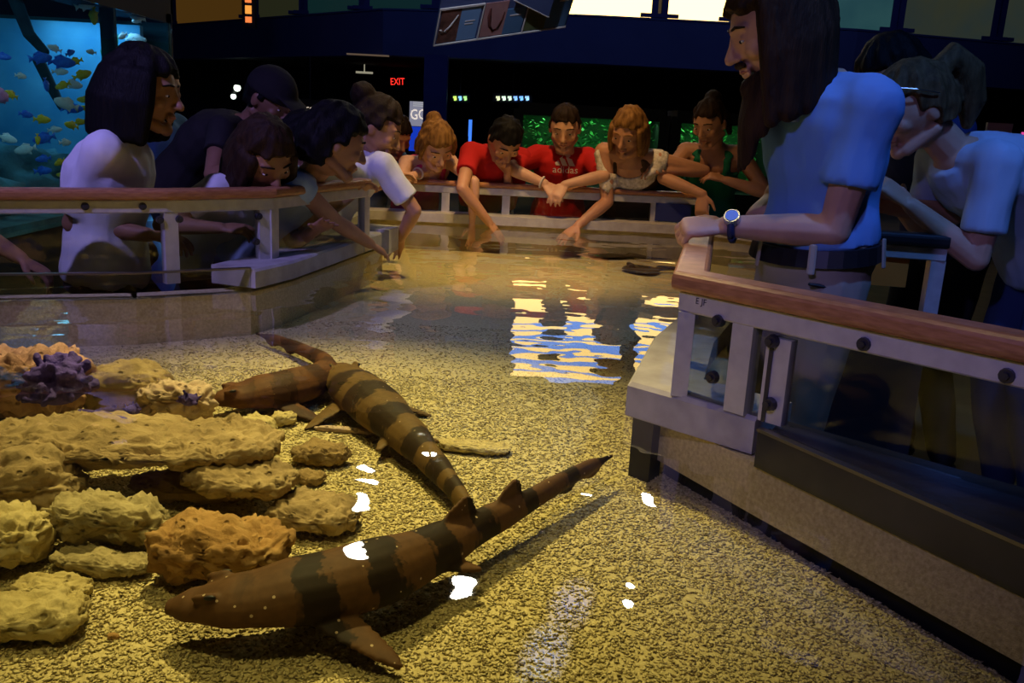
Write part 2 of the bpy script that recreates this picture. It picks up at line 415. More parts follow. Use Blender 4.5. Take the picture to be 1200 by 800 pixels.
struct('trim_8', b, M['concrete'], 'grey coping ledge along the far pool wall')
b = MB(); sweep(b, [(0.468, 1.588, 0), (*PB['D'], 0), (*PB['E'], 0), (*PB['F'], 0), (*PB['G'], 0), (*PB['H'], 0)],
                [(-0.018, 0.638), (-0.018, 0.702), (-0.01, 0.71), (0.13, 0.71), (0.13, 0.638)])
struct('trim_9', b, M['concrete'], 'pale grey coping block at the near corner of the pool')
b = MB(); b.prism([(0.262, 1.79), (0.30, 1.755), (0.33, 1.80), (0.285, 1.84)], 0.44, 0.64)
struct('trim_10', b, M['black'], 'dark leg under the corner coping block')

# ------------------------------------------------------------------ railings
def along(path, px, z):
    best = None
    for (x0, y0), (x1, y1) in zip(path[:-1], path[1:]):
        for k in range(101):
            t = k / 100; P = Vector((x0 + (x1 - x0) * t, y0 + (y1 - y0) * t, z)); v = CR.transposed() @ (P - CAMP)
            e = abs(600 + FPX * v.x / -v.z - px)
            if v.z < 0 and (best is None or e < best[0]): best = (e, P, Vector((x1 - x0, y1 - y0, 0)).normalized())
    return best[1], best[2]
def railing(label, path, ztop, zbase, posts, wood='wood', hw=0.035, hh=0.019, post_w=0.022, frame_h=0.020, panels=True, bolts=(), group=None):
    c = Vector((sum(p[0] for p in path) / len(path), sum(p[1] for p in path) / len(path), zbase))
    t = thing('pool_railing', label, 'railing', c)
    q = MB(); sweep(q, [(x, y, ztop - hh) for x, y in path], rrect(hw, hh, 0.012)); mk('handrail', q, M[wood], t, smooth=False)
    zf = ztop - 2 * hh - frame_h
    q = MB(); sweep(q, [(x, y, zf) for x, y in path], rrect(0.018, frame_h, 0.003, n=1)); mk('frame_rail', q, M['aluminium'], t)
    PP = []
    for px in posts:
        P, d = along(path, px, zf) if not isinstance(px, tuple) else (Vector((px[0], px[1], zf)), Vector((px[2], px[3], 0)).normalized())
        R = Matrix((d, Vector((-d.y, d.x, 0)), Vector((0, 0, 1)))).transposed()
        q = MB(); zc = (zf - frame_h + zbase) / 2
        q.box((P.x, P.y, zc), (post_w, 0.016, (zf - frame_h - zbase) / 2), R); mk('post', q, M['aluminium'], t)
        PP.append((P, d))
    for x, y in path[1:-1]: PP.append((Vector((x, y, zf)), None))
    if panels:
        for (x0, y0), (x1, y1) in zip(path[:-1], path[1:]):
            p0, p1 = Vector((x0, y0, 0)), Vector((x1, y1, 0)); d = (p1 - p0).normalized(); nn = Vector((-d.y, d.x, 0)) * 0.004
            q = MB(); z0, z1 = zbase + 0.003, zf - frame_h - 0.002
            q.prism([tuple((p0 - nn).xy), tuple((p1 - nn).xy), tuple((p1 + nn).xy), tuple((p0 + nn).xy)], z0, z1)
            mk('acrylic_panel', q, M['acrylic'], t)
    for (px, z) in bolts:
        P, d = along(path, px, z); nn = Vector((d.y, -d.x, 0))
        if nn.dot(CAMP - P) < 0: nn = -nn
        q = MB(); q.tube([P + nn * 0.012 + Vector((0, 0, z - P.z)), P + nn * 0.024 + Vector((0, 0, z - P.z))], [0.013, 0.011], 12, round_caps=False)
        q.tube([P + nn * 0.022 + Vector((0, 0, z - P.z)), P + nn * 0.029 + Vector((0, 0, z - P.z))], [0.006, 0.006], 6, round_caps=False)
        mk('bolt', q, M['bolt'], t)
    return t
# near right railing: front run and return at the corner
RC = (0.338, 1.712)
RP = [(0.56, 2.72), RC, (1.06, 0.955)]
rr = railing('near railing with wide varnished wood handrail, aluminium frame and clear panels under the bearded man',
             RP, 0.955, 0.708, [806, 880, 1290, (0.385, 1.95, 0.2, 1), (0.50, 2.45, 0.2, 1)],
             bolts=[(846, 0.875), (842, 0.765), (1022, 0.892), (1186, 0.892), (912, 0.86), (906, 0.745)])
P, d = along(RP, 912, 0.8); R = Matrix((d, Vector((-d.y, d.x, 0)), Vector((0, 0, 1)))).transposed()
q = MB(); q.box((P.x, P.y, 0.787), (0.024, 0.011, 0.079), R); tag(mk('channel', q, M['aluminium'], rr))
q = MB(); q.box(Vector((P.x, P.y, 0.787)) + R @ Vector((-0.012, 0.0, 0)), (0.004, 0.0135, 0.079), R); mk('channel_groove', q, M['bolt'], rr)
P, d = along(RP[1:], 826, 0.897); nn = Vector((d.y, -d.x, 0)); nn = nn if nn.dot(CAMP - P) > 0 else -nn
put_text('stencil_mark', 'E JF', 0.017, P + nn * 0.0188 + Vector((0, 0, 0.006)), d if d.x > 0 else -d, (0, 0, 1), M['black'], rr)
# left railing
LP = [(-2.5, 2.04), (-1.53, 2.57), (-1.11, 2.82), (-0.85, 3.07), (-0.64, 3.72)]
railing('left railing with rounded wooden handrail and clear panels before the dark-haired woman', LP, 0.955, 0.655,
        [197, 308, 318, 432, -120], hh=0.017, bolts=[(99, 0.902), (167, 0.902), (186, 0.86), (207, 0.86), (300, 0.86), (298, 0.775)])
# far railing
FRP = [(-0.92, 4.55), (-0.90, 5.05), (0.35, 5.08), (1.05, 5.12)]
fr_ = railing('low far railing with a thin wooden handrail in front of the children in red shirts', FRP, 0.872, 0.70, [523, 594, 768, 842], hh=0.014, hw=0.028)
q = MB(); P, d = along(FRP, 788, 0.78); q.box((P.x, P.y - 0.025, 0.757), (0.10, 0.006, 0.05)); tag(mk('backing_board', q, M['column'], fr_), 'blue board')
# right-hand railing behind the staff member
RRP = [(0.90, 3.06), (0.93, 2.72), (1.27, 2.66)]
r3 = railing('black-topped railing with an orange board that the woman in pale blue leans on', RRP, 0.955, 0.60, [(0.93, 2.72, 1, 0), (1.25, 2.665, 1, 0)], wood='black', panels=False)
q = MB(); P0 = at(988, 292, 2.70); P1 = at(1068, 292, 2.67)
q.prism([(P0.x, P0.y), (P1.x, P1.y), (P1.x, P1.y + 0.02), (P0.x, P0.y + 0.02)], 0.79, 0.898); tag(mk('orange_board', q, M['orangeboard'], r3), 'orange board')
b = MB(); b.prism([(0.92, 2.72), (1.26, 2.66), (1.27, 2.72), (1.30, 3.0), (0.93, 3.06)], 0.0, 0.60)
struct('wall_pool_staff', b, M['wall_dark'], 'dark low wall under the orange board')

# ================================================================== POOL CONTENTS
# loose gravel: tens of thousands of small elongated chips in one object
def gravel():
    rs = np.random.RandomState(3)
    def pts(n, x0, x1, y0, y1): return np.stack([rs.uniform(x0, x1, n), rs.uniform(y0, y1, n)], 1)
    P = np.concatenate([pts(62000, -0.95, 0.95, 0.85, 1.75), pts(30000, -1.2, 0.75, 1.75, 2.45), pts(9000, -1.5, 0.6, 2.45, 3.1)])
    # keep what lies inside the basin
    ins = np.zeros(len(P), bool); pl = np.array(BED)
    for i in range(len(pl)):
        (x0, y0), (x1, y1) = pl[i - 1], pl[i]
        c = ((y0 > P[:, 1]) != (y1 > P[:, 1])) & (P[:, 0] < (x1 - x0) * (P[:, 1] - y0) / (y1 - y0 + 1e-12) + x0)
        ins ^= c
    P = P[ins]; n = len(P)
    base = np.array([(1, 0, 0), (0.2, 1, 0), (-1, 0.1, 0), (-0.1, -1, 0), (0.15, 0, 1), (0, 0.1, -1)], float)
    tri = np.array([(0, 1, 4), (1, 2, 4), (2, 3, 4), (3, 0, 4), (1, 0, 5), (2, 1, 5), (3, 2, 5), (0, 3, 5)])
    sz = rs.uniform(0.7, 1.35, (n, 1)) * np.array([[0.0048, 0.0029, 0.0010]]) * rs.uniform(0.75, 1.25, (n, 3))
    a = rs.uniform(0, 2 * math.pi, n); t = rs.normal(0, 0.35, n)
    v = base[None] * sz[:, None, :] * rs.uniform(0.8, 1.2, (n, 6, 1))
    x = v[:, :, 0] * np.cos(t)[:, None] - v[:, :, 2] * np.sin(t)[:, None]; z = v[:, :, 0] * np.sin(t)[:, None] + v[:, :, 2] * np.cos(t)[:, None]
    y = v[:, :, 1]; X = x * np.cos(a)[:, None] - y * np.sin(a)[:, None]; Yv = x * np.sin(a)[:, None] + y * np.cos(a)[:, None]
    V = np.stack([X + P[:, None, 0], Yv + P[:, None, 1], z + FZ - 0.0037 + rs.uniform(0, 0.0015, n)[:, None]], 2).reshape(-1, 3)
    Fc = (tri[None] + (np.arange(n) * 6)[:, None, None]).reshape(-1, 3)
    me = bpy.data.meshes.new('gravel'); me.vertices.add(len(V)); me.vertices.foreach_set('co', V.astype('f').ravel())
    me.loops.add(len(Fc) * 3); me.loops.foreach_set('vertex_index', Fc.astype('i').ravel())
    me.polygons.add(len(Fc)); me.polygons.foreach_set('loop_start', np.arange(0, len(Fc) * 3, 3, dtype='i'))
    me.update(calc_edges=True)
    at_ = me.attributes.new('tint', 'FLOAT', 'POINT'); at_.data.foreach_set('value', np.repeat(rs.uniform(0, 1, n), 6).astype('f'))
    m, nt, bs = nt_new('gravel_chips'); L = nt.links.new
    an = N(nt, 'ShaderNodeAttribute', _attribute_name='tint'); r = N(nt, 'ShaderNodeValToRGB')
    e = r.color_ramp.elements; e[0].color = (0.40, 0.32, 0.14, 1); e[1].color = (0.74, 0.64, 0.36, 1)
    k = e.new(0.25); k.color = (0.55, 0.46, 0.22, 1); k = e.new(0.03); k.color = (0.20, 0.15, 0.08, 1)
    L(an.outputs['Fac'], r.inputs['Fac']); L(r.outputs['Color'], bs.inputs['Base Color']); bs.inputs['Roughness'].default_value = 0.8; bs.inputs['Specular IOR Level'].default_value = 0.1
    o = link('gravel', me, m, smooth=True)
    tag(o, 'loose yellowish gravel chips covering the pool bed', 'gravel', kind='stuff')
gravel()

# rocks
def rock_mat(name, c1, c2, c3):
    m, nt, b = nt_new(name); L = nt.links.new
    tc = N(nt, 'ShaderNodeTexCoord')
    n1 = N(nt, 'ShaderNodeTexNoise', Scale=9.0, Detail=6.0, Roughness=0.65); L(tc.outputs['Object'], n1.inputs['Vector'])
    r = N(nt, 'ShaderNodeValToRGB'); e = r.color_ramp.elements; e[0].position = 0.30; e[1].position = 0.72; e[0].color = c4(c1); e[1].color = c4(c3)
    k = e.new(0.5); k.color = c4(c2); L(n1.outputs['Fac'], r.inputs['Fac'])
    vo = N(nt, 'ShaderNodeTexVoronoi', Scale=38.0); L(tc.outputs['Object'], vo.inputs['Vector'])
    pr = N(nt, 'ShaderNodeValToRGB'); pr.color_ramp.elements[0].position = 0.10; pr.color_ramp.elements[1].position = 0.22
    pr.color_ramp.elements[0].color = (0.25, 0.22, 0.2, 1); pr.color_ramp.elements[1].color = (1, 1, 1, 1); L(vo.outputs['Distance'], pr.inputs['Fac'])
    mx = N(nt, 'ShaderNodeMix', _data_type='RGBA', _blend_type='MULTIPLY'); mx.inputs['Factor'].default_value = 0.55
    L(r.outputs['Color'], mx.inputs['A']); L(pr.outputs['Color'], mx.inputs['B']); L(mx.outputs['Result'], b.inputs['Base Color'])
    n2 = N(nt, 'ShaderNodeTexNoise', Scale=55.0, Detail=8.0, Roughness=0.7); L(tc.outputs['Object'], n2.inputs['Vector'])
    ad = N(nt, 'ShaderNodeMath', _operation='ADD'); L(n2.outputs['Fac'], ad.inputs[0]); L(pr.outputs['Color'], ad.inputs[1])
    bp = N(nt, 'ShaderNodeBump', Strength=0.9, Distance=0.006); L(ad.outputs[0], bp.inputs['Height']); L(bp.outputs[0], b.inputs['Normal'])
    b.inputs['Roughness'].default_value = 0.85
    return m
RM = {'tan': rock_mat('tan_coral_rock', (0.17, 0.115, 0.055), (0.37, 0.265, 0.135), (0.54, 0.41, 0.23)),
      'orange': rock_mat('orange_coral_rock', (0.22, 0.11, 0.035), (0.43, 0.24, 0.08), (0.58, 0.38, 0.17)),
      'pale': rock_mat('pale_coral_rock', (0.36, 0.25, 0.17), (0.62, 0.46, 0.36), (0.82, 0.66, 0.54)),
      'pink': rock_mat('pinkish_coral_rock', (0.26, 0.14, 0.09), (0.52, 0.31, 0.22), (0.70, 0.48, 0.36)),
      'green': rock_mat('greenish_coral_rock', (0.20, 0.16, 0.075), (0.43, 0.35, 0.18), (0.60, 0.51, 0.30)),
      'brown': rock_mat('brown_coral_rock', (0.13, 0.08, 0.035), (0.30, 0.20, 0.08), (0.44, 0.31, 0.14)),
      'yellow': rock_mat('yellow_coral_rock', (0.38, 0.29, 0.10), (0.60, 0.49, 0.23), (0.76, 0.65, 0.38))}
_ico = {}
def ico(sub):
    if sub not in _ico:
        import bmesh
        bm = bmesh.new(); bmesh.ops.create_icosphere(bm, subdivisions=sub, radius=1.0)
        bm.verts.ensure_lookup_table(); _ico[sub] = ([v.co.copy() for v in bm.verts], [tuple(v.index for v in f.verts) for f in bm.faces]); bm.free()
    return _ico[sub]
def rock(label, px, py, z0, w, dep, h, rot, m, seed, layered=0.0, knob=0.0, sub=5, tilt=0.0, group=None, ragged=0.22):
    # foot of the rock at height z0; w, dep, h full sizes in metres
    P = atz(px, py, z0 + h * 0.45); vs, fs = ico(sub); q = MB(); off = Vector((seed * 3.7, seed * 1.3, seed * 2.1)); out = []
    R = Matrix.Rotation(math.radians(rot), 3, 'Z') @ Matrix.Rotation(math.radians(tilt), 3, 'Y')
    w *= 1.08; dep *= 1.08; ms = (w * dep * h) ** (1 / 3)
    for d in vs:
        g = Vector([math.copysign(abs(c) ** 0.78, c) for c in d]); p = Vector((g.x * w / 2, g.y * dep / 2, g.z * h / 2))
        nr = Vector((d.x / w, d.y / dep, d.z / h)).normalized(); e = p * (2 / ms)
        dsp = noise.fractal(e * 1.0 + off, 0.9, 2.0, 3) + 0.60 * noise.fractal(e * 2.8 + off, 0.8, 2.0, 3) + 0.36 * noise.fractal(e * 8 + off, 0.6, 2.0, 4)
        if knob: dsp += 1.6 * knob * (max(0, noise.noise(e * 3.4 + off)) - 0.25)
        pit = noise.noise(e * 5.2 + off * 2); dsp -= 1.5 * min(0.3, max(0, pit - 0.30)) * 2.2
        if layered: dsp += 2.2 * layered * noise.noise(Vector((e.x * 0.7, e.y * 0.7, e.z * 6)) + off)
        out.append(P + R @ (p * 0.93 + nr * (dsp * ragged * min(ms, 1.7 * h) * 0.60)))
    q.add(out, fs)
    zmin = min(v[2] for v in q.v); base = z0 - 0.006
    sh = base - zmin
    q.v = [(v[0], v[1], v[2] + sh) for v in q.v]
    o = mk('rock', q, RM[m], smooth=True)
    return tag(o, label, 'rock', group)
rock('brown knobbly rock with purple coral growing on it', 36, 458, FZ, 0.28, 0.18, 0.145, 0, 'pink', 1, knob=0.35, ragged=0.24)
rock('round pitted tan dome rock beside the purple coral', 150, 458, FZ, 0.20, 0.15, 0.125, 10, 'tan', 2, ragged=0.12)
rock('pale pinkish knobby rock at the end of the long slab', 205, 476, FZ, 0.17, 0.11, 0.105, 0, 'pale', 3, knob=0.7, ragged=0.2)
rock('broken tan rock carrying the left end of the slab', 25, 575, FZ, 0.22, 0.18, 0.10, 20, 'tan', 6, layered=0.15)
rock('long flat layered tan slab lying across the rock pile', 150, 523, FZ + 0.065, 0.56, 0.23, 0.056, 4, 'tan', 4, layered=0.06, sub=6, ragged=0.26)
rock('pale flat rock overhanging the dark hollow', 282, 560, FZ + 0.045, 0.20, 0.13, 0.048, -8, 'tan', 5, layered=0.05, ragged=0.22)
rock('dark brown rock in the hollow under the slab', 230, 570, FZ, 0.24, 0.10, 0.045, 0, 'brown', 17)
rock('yellowish pitted rock in front of the dark hollow', 128, 614, FZ + 0.008, 0.20, 0.10, 0.068, 5, 'green', 7, layered=0.08, tilt=6, knob=0.2)
rock('round yellowish rock beside the brown hollow and pile', 8, 632, FZ, 0.125, 0.13, 0.085, 0, 'yellow', 8, ragged=0.2)
rock('low yellow rock wedged under the pitted rock', 118, 658, FZ, 0.165, 0.06, 0.032, -6, 'green', 9, layered=0.08)
rock('large orange-brown rock beside the shark head', 258, 650, FZ, 0.205, 0.13, 0.085, -6, 'orange', 10, ragged=0.20)
rock('grey-green flaking rock right of the orange rock', 368, 602, FZ, 0.165, 0.12, 0.05, -10, 'tan', 11, layered=0.12)
rock('brown oval rock lying on open gravel behind the flaking rock', 376, 531, FZ, 0.12, 0.075, 0.042, 6, 'brown', 12, ragged=0.18)
rock('small brown stone next to the brown oval rock', 362, 557, FZ, 0.065, 0.05, 0.026, -20, 'brown', 13, sub=4)
rock('broad low yellow rock near the shark snout', 42, 722, FZ, 0.135, 0.10, 0.045, 12, 'yellow', 14, ragged=0.2)
rock('flat pale yellow stone behind the broad low rock', 62, 686, FZ, 0.11, 0.06, 0.028, 0, 'yellow', 15)
rock('thin ragged yellow-brown ledge beside the striped shark tail', 556, 522, FZ, 0.17, 0.06, 0.022, -6, 'yellow', 16, layered=0.2, ragged=0.25)
rock('small bright yellow stone in front of the brown shark', 332, 489, FZ, 0.06, 0.05, 0.032, 15, 'yellow', 18, sub=4, ragged=0.16)
rock('thin pale broken piece lying flat by the shark fin', 405, 502, FZ, 0.15, 0.02, 0.014, -4, 'pale', 19, sub=4)
rock('small yellow stone under the slab edge', 300, 500, FZ, 0.10, 0.07, 0.045, -4, 'yellow', 20, sub=4)
rock('small pale stone lying on the slab', 65, 502, FZ + 0.115, 0.035, 0.03, 0.02, 0, 'pale', 21, sub=4)
rock('tiny reddish pebble on gravel near the yellow rocks', 133, 742, FZ, 0.016, 0.012, 0.010, 0, 'orange', 22, sub=3)

# purple coral: branching clump
def coral(label, px, py, z0, size, seed, nb):
    r = random.Random(seed); P = atz(px, py, z0); P.z = z0; q = MB()
    q.ell(P + Vector((0, 0, size * 0.25)), (size * 0.45, size * 0.4, size * 0.3))
    for k in range(nb):
        a = r.uniform(0, 6.28); e = r.uniform(-0.15, 1.2); L = size * r.uniform(0.42, 0.66)
        d = Vector((math.cos(a) * math.cos(e), math.sin(a) * math.cos(e), math.sin(e)))
        tip = P + Vector((0, 0, size * 0.2)) + d * L; mid = P + Vector((0, 0, size * 0.2)) + d * L * 0.5 + Vector((r.uniform(-1, 1), r.uniform(-1, 1), r.uniform(-1, 1))) * size * 0.1
        q.tube([P + Vector((0, 0, size * 0.2)), mid, tip], [size * 0.11, size * 0.08, size * 0.05], 6)
        q.ell(tip, (size * 0.075,) * 3, nu=6, nv=4)
    o = link('coral', remesh(q, size * 0.045, 1), M['purple']); return tag(o, label, 'coral')
M['purple'] = mat('purple_coral', (0.028, 0.014, 0.15), (0.09, 0.055, 0.36), 0.8, 40, 0.8, 120, bdist=0.006)
M['pinkcoral'] = mat('pink_knob_coral', (0.45, 0.30, 0.27), (0.66, 0.48, 0.40), 0.8, 40, 0.5, 120, bdist=0.005)
coral('bushy dark purple coral on the brown knobbly rock', 68, 470, FZ + 0.075, 0.13, 4, 110)
coral('small round purple coral on the pale knobby rock', 222, 474, FZ + 0.075, 0.045, 9, 18)
coral('tiny purple coral tuft beside the dome rock', 155, 486, FZ + 0.09, 0.035, 12, 14)
q = MB(); A = atz(96, 486, FZ + 0.115); B = atz(146, 492, FZ + 0.115)
q.tube([A, A.lerp(B, 0.5) + Vector((0, 0, 0.004)), B], [0.013, 0.009, 0.006], 8); tag(mk('coral_branch', q, M['purple'], smooth=True), 'thin purple coral branch lying along the slab', 'coral')

# sharks ---------------------------------------------------------------------------------
def shark_mat(name, base, belly, band, freq, spot_):
    m, nt, b = nt_new(name); L = nt.links.new
    an = N(nt, 'ShaderNodeAttribute', _attribute_name='along'); tc = N(nt, 'ShaderNodeTexCoord')
    nz = N(nt, 'ShaderNodeTexNoise', Scale=16.0, Detail=3.0); L(tc.outputs['Object'], nz.inputs['Vector'])
    mu = N(nt, 'ShaderNodeMath', _operation='MULTIPLY_ADD'); L(nz.outputs['Fac'], mu.inputs[0]); mu.inputs[1].default_value = 0.11; L(an.outputs['Fac'], mu.inputs[2])
    sn = N(nt, 'ShaderNodeMath', _operation='MULTIPLY'); L(mu.outputs[0], sn.inputs[0]); sn.inputs[1].default_value = freq * 2 * math.pi
    si = N(nt, 'ShaderNodeMath', _operation='SINE'); L(sn.outputs[0], si.inputs[0])
    r = N(nt, 'ShaderNodeValToRGB'); e = r.color_ramp.elements; e[0].position = 0.46; e[1].position = 0.66; e[0].color = c4(base); e[1].color = c4(band)
    ad = N(nt, 'ShaderNodeMath', _operation='MULTIPLY_ADD'); L(si.outputs[0], ad.inputs[0]); ad.inputs[1].default_value = 0.5; ad.inputs[2].default_value = 0.5
    L(ad.outputs[0], r.inputs['Fac'])
    # plain reddish snout
    sr = N(nt, 'ShaderNodeMapRange'); sr.inputs['From Min'].default_value = 0.11; sr.inputs['From Max'].default_value = 0.19; L(an.outputs['Fac'], sr.inputs['Value'])
    mx0 = N(nt, 'ShaderNodeMix', _data_type='RGBA'); L(sr.outputs[0], mx0.inputs['Factor']); mx0.inputs['A'].default_value = c4(base); L(r.outputs['Color'], mx0.inputs['B'])
    n2 = N(nt, 'ShaderNodeTexNoise', Scale=60.0, Detail=3.0); L(tc.outputs['Object'], n2.inputs['Vector'])
    mr = N(nt, 'ShaderNodeMapRange'); mr.inputs['To Min'].default_value = 0.65; mr.inputs['To Max'].default_value = 1.35; L(n2.outputs['Fac'], mr.inputs['Value'])
    mx1 = N(nt, 'ShaderNodeMix', _data_type='RGBA', _blend_type='MULTIPLY'); mx1.inputs['Factor'].default_value = 1.0
    L(mx0.outputs['Result'], mx1.inputs['A']); L(mr.outputs[0], mx1.inputs['B'])
    # small white spots
    vo = N(nt, 'ShaderNodeTexVoronoi', Scale=46.0); L(tc.outputs['Object'], vo.inputs['Vector'])
    sp = N(nt, 'ShaderNodeMath', _operation='LESS_THAN'); L(vo.outputs['Distance'], sp.inputs[0]); sp.inputs[1].default_value = spot_
    mx2 = N(nt, 'ShaderNodeMix', _data_type='RGBA'); L(sp.outputs[0], mx2.inputs['Factor']); L(mx1.outputs['Result'], mx2.inputs['A']); mx2.inputs['B'].default_value = (0.55, 0.42, 0.28, 1)
    L(mx2.outputs['Result'], b.inputs['Base Color']); b.inputs['Roughness'].default_value = 0.65; b.inputs['Specular IOR Level'].default_value = 0.2
    return m
def catmull(pts, n):
    pts = [Vector(p) for p in pts]; P = [pts[0] * 2 - pts[1]] + pts + [pts[-1] * 2 - pts[-2]]; out = []
    seg = len(pts) - 1
    for k in range(n + 1):
        u = k / n * seg; i = min(int(u), seg - 1); t = u - i; a, b_, c, d = P[i:i + 4]
        out.append(0.5 * ((2 * b_) + (c - a) * t + (2 * a - 5 * b_ + 4 * c - d) * t * t + (3 * b_ - a - 3 * c + d) * t ** 3))
    return out
def lerp_tab(tab, t):
    for (a, va), (b_, vb) in zip(tab[:-1], tab[1:]):
        if t <= b_:
            k = (t - a) / (b_ - a); k = k * k * (3 - 2 * k)
            return tuple(x + (y - x) * k for x, y in zip(va, vb)) if isinstance(va, tuple) else va + (vb - va) * k
    return tab[-1][1]
def shark(name, label, spine, material, W, dors, roll=0.0, scale=1.0, pect=True, pelv=0.50, fins_flat=True):
    # spine: snout -> tail tip world points; W: max half width
    sp = catmull(spine, 80); n = len(sp); q = MB()
    prof = [(0.0, (0.22, 0.16)), (0.04, (0.55, 0.36)), (0.12, (0.86, 0.58)), (0.22, (1.0, 0.80)), (0.34, (0.98, 0.86)), (0.48, (0.68, 0.70)), (0.62, (0.42, 0.52)),
            (0.78, (0.27, 0.38)), (0.9, (0.20, 0.32)), (1.0, (0.05, 0.10))]
    UP = Vector((0, 0, 1)); rings = []; fr = []
    for i, p in enumerate(sp):
        t = (sp[min(i + 1, n - 1)] - sp[max(i - 1, 0)]).normalized(); s = t.cross(UP).normalized(); u = s.cross(t).normalized()
        a, h = lerp_tab(prof, i / (n - 1)); fr.append((p, t, s, u))
        ring = []
        for k in range(18):
            g = 2 * math.pi * k / 18; cx, sy = math.cos(g), math.sin(g); sy = sy * (1.0 if sy > 0 else 0.62)
            ring.append(p + s * (cx * a * W) + u * (sy * h * W))
        rings.append(ring)
    q.rings(rings)
    def fin(i0, out, length, chord, sweep_, th=0.0065):
        p, t, s, u = fr[int(i0 * (n - 1))]; out = out.normalized(); nn = out.cross(t).normalized()
        secs = []
        for k in range(9):
            f = k / 8; c = chord * (1 - f ** 2.2 * 0.72); ctr = p + out * (length * f) + t * (sweep_ * f)
            if k == 8: c *= 0.45
            ring = []
            for j in range(10):
                g = 2 * math.pi * j / 10; ring.append(ctr + t * (math.cos(g) * c / 2) + nn * (math.sin(g) * th * (1 - 0.35 * f)))
            secs.append(ring)
        q.rings(secs)
    for s_ in (-1, 1):
        if pect:
            p, t, s, u = fr[int(0.21 * n)]; fin(0.215, s * s_ - u * 0.30 + t * 0.25, W * 2.5, W * 1.25, W * 1.0)
        p, t, s, u = fr[int(pelv * n)]; fin(pelv, s * s_ - u * 0.25 + t * 0.5, W * 1.25, W * 1.0, W * 0.5)
    for i0, L, c in dors:
        p, t, s, u = fr[int(i0 * n)]; fin(i0, u + s * roll * 0.3, L, c, L * 0.55)
    # caudal fin: low ridge under and over the tail end
    for k0, dirn, L in ((0.86, -1, W * 0.45), (0.93, -1, W * 0.38), (0.92, 1, W * 0.30)):
        p, t, s, u = fr[int(k0 * (n - 1))]; fin(k0, u * dirn, L, W * 1.6, W * 0.2, 0.004)
    # eye ridges
    for s_ in (-1, 1):
        p, t, s, u = fr[int(0.085 * n)]; q.tube([p + s * s_ * W * 0.48 + u * W * 0.42 - t * W * 0.15, p + s * s_ * W * 0.50 + u * W * 0.45 + t * W * 0.2], W * 0.10, 8)
    me = remesh(q, 0.0042, 2)
    P = np.array([tuple(p) for p in sp]); co = np.empty(len(me.vertices) * 3, 'f'); me.vertices.foreach_get('co', co); co = co.reshape(-1, 3)
    idx = np.concatenate([((c[:, None, :] - P[None]) ** 2).sum(2).argmin(1) for c in np.array_split(co, max(1, len(co) // 2000))])
    a = me.attributes.new('along', 'FLOAT', 'POINT'); a.data.foreach_set('value', (idx / (n - 1)).astype('f'))
    t_ = thing(name, label, 'shark', (sp[0].x, sp[0].y, FZ))
    link('body', me, material, t_)
    for s_ in (-1, 1):
        p, t, s, u = fr[int(0.09 * n)]; e = MB(); c = p + s * s_ * W * 0.56 + u * W * 0.47
        R = Matrix((t, s, u)).transposed(); e.ell(c, (W * 0.13, W * 0.05, W * 0.055), R); tag(mk('eye', e, M['black'], t_, smooth=True))
    return t_
M['shark_a'] = shark_mat('banded_shark_skin', (0.105, 0.050, 0.020), None, (0.020, 0.011, 0.006), 8.0, 0.10)
M['shark_b'] = shark_mat('reddish_shark_skin', (0.115, 0.047, 0.017), None, (0.05, 0.021, 0.009), 7.0, 0.04)
M['shark_c'] = shark_mat('olive_banded_shark_skin', (0.125, 0.072, 0.022), None, (0.026, 0.014, 0.006), 8.5, 0.07)
def zs(*a): return [atz(x, y, z) for x, y, z in a]
shark('bamboo_shark', 'large brown bamboo shark with dark bands and two dorsal fins beside the orange rock',
      zs((196, 712, .545), (300, 704, .56), (400, 687, .56), (480, 660, .56), (545, 628, .56), (610, 594, .56), (665, 562, .56), (718, 534, .56)), M['shark_a'], 0.064,
      [(0.525, 0.070, 0.125), (0.665, 0.060, 0.10)], pelv=0.46)
shark('bamboo_shark', 'olive banded bamboo shark stretched out with its tail behind the large brown one',
      zs((396, 430, .54), (412, 452, .545), (440, 478, .545), (480, 515, .54), (515, 553, .535), (540, 585, .53), (562, 622, .525)), M['shark_c'], 0.068,
      [(0.60, 0.030, 0.06), (0.78, 0.026, 0.05)], pelv=0.44)
shark('bamboo_shark', 'reddish-brown bamboo shark curled with its thin tail trailing over open gravel',
      zs((248, 470, .535), (295, 464, .54), (345, 456, .54), (380, 440, .54), (378, 424, .535), (345, 407, .53), (300, 391, .525)), M['shark_b'], 0.062,
      [(0.52, 0.022, 0.05), (0.66, 0.02, 0.04)], pelv=0.44)

